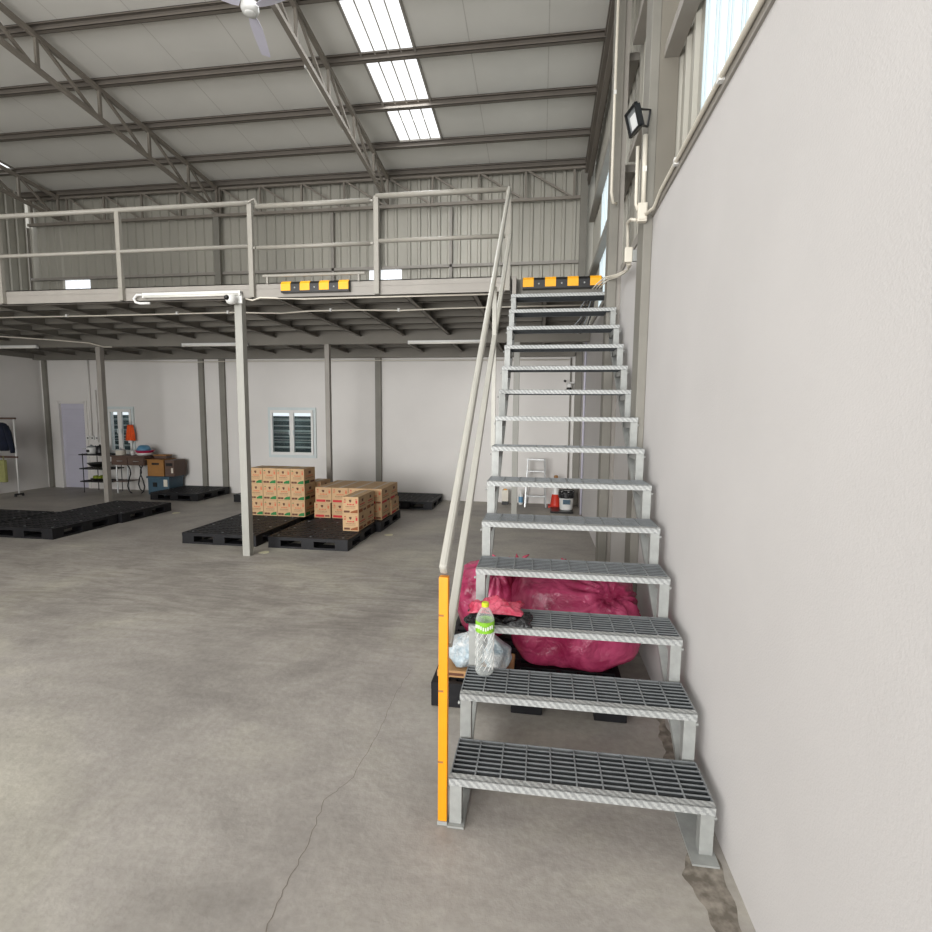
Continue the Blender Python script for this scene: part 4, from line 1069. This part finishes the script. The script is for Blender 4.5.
cbx = thing('open_carton', (-7.4,9.2,.37), 'dark brown carton with hand holes sitting on the blue crate', 'box')
MB().box(-7.76,-7.40,9.06,9.42,.372,.71).build('shell', M['carton_d'], cbx, bevel=.004)
MB().box(-7.66,-7.50,9.056,9.06,.60,.64).build('hand_hole', M['black'], cbx)
MB().box(-7.76,-7.40,9.0,9.06,.705,.712).build('flap', M['carton_d'], cbx)
cbx2 = thing('open_carton', (-7.2,9.2,.37), 'darker brown carton beside the hand-hole carton on the blue crate', 'box')
MB().box(-7.39,-7.19,9.08,9.42,.372,.70).build('shell', M['wood'], cbx2, bevel=.004)
MB().box(-7.36,-7.22,9.076,9.08,.58,.64).build('hand_hole', M['black'], cbx2)
MB().box(-7.25,-7.21,9.074,9.08,.44,.54).build('shipping_label', M['pvc'], cbx2)
bc = thing('blue_crate', (-7.5,9.2,0), 'slate blue plastic crate on the floor under the brown cartons', 'crate')
MB().box(-7.755,-7.29,9.515-.47,9.46,.002,.35).build('crate_body', M['bluecr'], bc, bevel=.01)
MB().box(-7.775,-7.27,9.03,9.48,.33,.37).build('rim', M['bluecr'], bc, bevel=.006)
MB().box(-7.64,-7.55,9.038,9.045,.16,.25).build('latch', M['black'], bc)
MB().box(-7.40,-7.32,9.038,9.045,.17,.31).build('paper_label', M['pvc'], bc)
wbx = thing('wooden_box', (-7.6,9.3,.71), 'small dark wooden box on top of the brown carton', 'box')
MB().box(-7.74,-7.46,9.22,9.38,.714,.78).build('box_body', M['wood'], wbx, bevel=.004)
MB().box(-7.745,-7.455,9.215,9.385,.77,.79).build('lid', M['carton_d'], wbx)

# coat rack
rk = thing('clothes_rack', (-10.2,8.35,0), 'white metal clothes rack with dark top bar against the far wall', 'rack')
for x in (-10.52,-9.94):
    MB().tube([(x,8.35,.03),(x,8.35,1.50)],.014,8).build('post', M['white'], rk, smooth=True)
    MB().bar((x,8.27,.045),(x,8.43,.045),.03,.03).build('foot', M['black'], rk)
    for y in (8.28,8.42): MB().lathe([(.01,0.001),(.022,.008),(.022,.03)], (x,y,0), 10).build('wheel', M['black'], rk)
MB().tube([(-10.56,8.35,1.50),(-9.90,8.35,1.50)],.018,8).build('top_bar', M['wood'], rk)
MB().tube([(-10.56,8.35,.76),(-9.92,8.35,.76)],.020,8).build('middle_bar', M['wood'], rk)
jk = thing('jacket', (-10.2,8.33,1.0), 'navy jacket hanging from the clothes rack', 'jacket')
j = MB(); vs = []
rows = [(1.42,.05),(1.40,.14),(1.34,.18),(1.22,.175),(1.10,.165),(.98,.165),(.88,.16)]
nn = 20
for (z, hw) in rows:
    for k in range(nn):
        a = 2*math.pi*k/nn; vs.append((-10.24+hw*math.cos(a), 8.33+.06*math.sin(a)*(1+.2*math.sin(5*a)), z))
fs = [(i*nn+k, i*nn+(k+1) % nn, (i+1)*nn+(k+1) % nn, (i+1)*nn+k) for i in range(len(rows)-1) for k in range(nn)]
j.add(vs, fs).build('jacket_body', M['navy'], jk, smooth=True, solid=.006)
for s_ in (-1, 1): MB().tube([(-10.24+s_*.14,8.33,1.35),(-10.24+s_*.20,8.32,1.22),(-10.24+s_*.27,8.31,.92),(-10.24+s_*.275,8.31,.84)],[.045,.05,.045,.035],10).build('sleeve', M['navy'], jk, smooth=True)
MB().tube([(-10.24,8.33,1.41),(-10.24,8.34,1.47),(-10.24,8.35,1.52)],.005,6).build('hanger_hook', M['alu'], jk)
yb = tag(MB().box(-10.48,-10.17,8.30,8.36,.27,.70).box(-10.45,-10.43,8.32,8.34,.70,.78).box(-10.22,-10.20,8.32,8.34,.70,.78).build('tote_bag', M['lime'], bevel=.015), 'pale yellow-green tote bag hanging below the middle bar of the rack', 'bag')

# floor stickers
for (x, y, lab) in ((-2.015,6.59,'pale yellow round mark on the floor beside the red-striped cartons'),(-5.885,7.43,'pale yellow round mark on the floor beside the empty pallet group'),(-3.20,5.47,'pale yellow round mark on the floor at the foot of the pale post')):
    tag(MB().lathe([(.06,.0006),(.058,.002)], (x,y,0), 20, wob=lambda a,i: 1+.12*math.sin(3*a+x)).build('floor_mark', M['stick']), lab, 'floor mark', 'pale yellow floor marks')

# ------------------------------------------------------------------ camera
F, yaw, pitch, roll = 507.1185, 0.1447, 0.0987, 0.0096
import os
cd = bpy.data.cameras.new('camera'); co = bpy.data.objects.new('camera', cd); COL.objects.link(co)
cd.sensor_fit = 'HORIZONTAL'; cd.sensor_width = 36; cd.lens = F/932*36; cd.clip_start = .05
fwd = Vector((-math.sin(yaw)*math.cos(pitch), math.cos(yaw)*math.cos(pitch), -math.sin(pitch)))
r_ = Vector((math.cos(yaw), math.sin(yaw), 0)); u_ = r_.cross(fwd)
r2 = r_*math.cos(roll)+u_*math.sin(roll); u2 = -r_*math.sin(roll)+u_*math.cos(roll)
mw = Matrix((( r2.x,u2.x,-fwd.x,0),(r2.y,u2.y,-fwd.y,0),(r2.z,u2.z,-fwd.z,EYE),(0,0,0,1)))
co.matrix_world = mw
bpy.context.scene.camera = co

# ------------------------------------------------------------------ light
wd = bpy.data.worlds.new('world'); bpy.context.scene.world = wd; wd.use_nodes = True
bg = wd.node_tree.nodes['Background']; bg.inputs['Color'].default_value = (.92,.96,1.0,1); bg.inputs['Strength'].default_value = 1.1
def area(name, loc, target, sx, sy, power, col=(1,1,1)):
    l = bpy.data.lights.new(name, 'AREA'); l.shape = 'RECTANGLE'; l.size = sx; l.size_y = sy; l.energy = power; l.color = col
    o = bpy.data.objects.new(name, l); COL.objects.link(o); o.location = loc
    o.rotation_euler = (Vector(target)-Vector(loc)).to_track_quat('-Z', 'Y').to_euler(); return o
area('door_daylight', (-4.6,-4.3,2.3), (-2.6,6.0,4.4), 5.5, 4.2, 430, (1,.985,.965))
area('roof_daylight', (-3.2,1.2,6.2), (-3.2,1.6,0), 5.0, 5.0, 110, (.98,.99,1))
area('floor_bounce_fill', (-4.2,-1.5,.5), (-4.6,3.5,6.2), 5.0, 3.0, 85, (1,.985,.965))  # added fill lamp brightening the roof, in place of light off the floor
area('strip_daylight', ((S1[0]+S1[1])/2,6.0,6.2), ((S1[0]+S1[1])/2,6.0,0), .65, 4.5, 60, (.97,.99,1))
l = bpy.data.lights.new('overcast_daylight', 'SUN'); l.energy = 2.3; l.angle = math.radians(38); l.color = (1,.99,.975)
o = bpy.data.objects.new('overcast_daylight', l); COL.objects.link(o); o.location = (-5,-8,5)
o.rotation_euler = Vector((.24,1,-.10)).to_track_quat('-Z','Y').to_euler()
sc_ = bpy.context.scene
sc_.view_settings.view_transform = 'Standard'; sc_.view_settings.look = 'None'; sc_.view_settings.exposure = 0.0
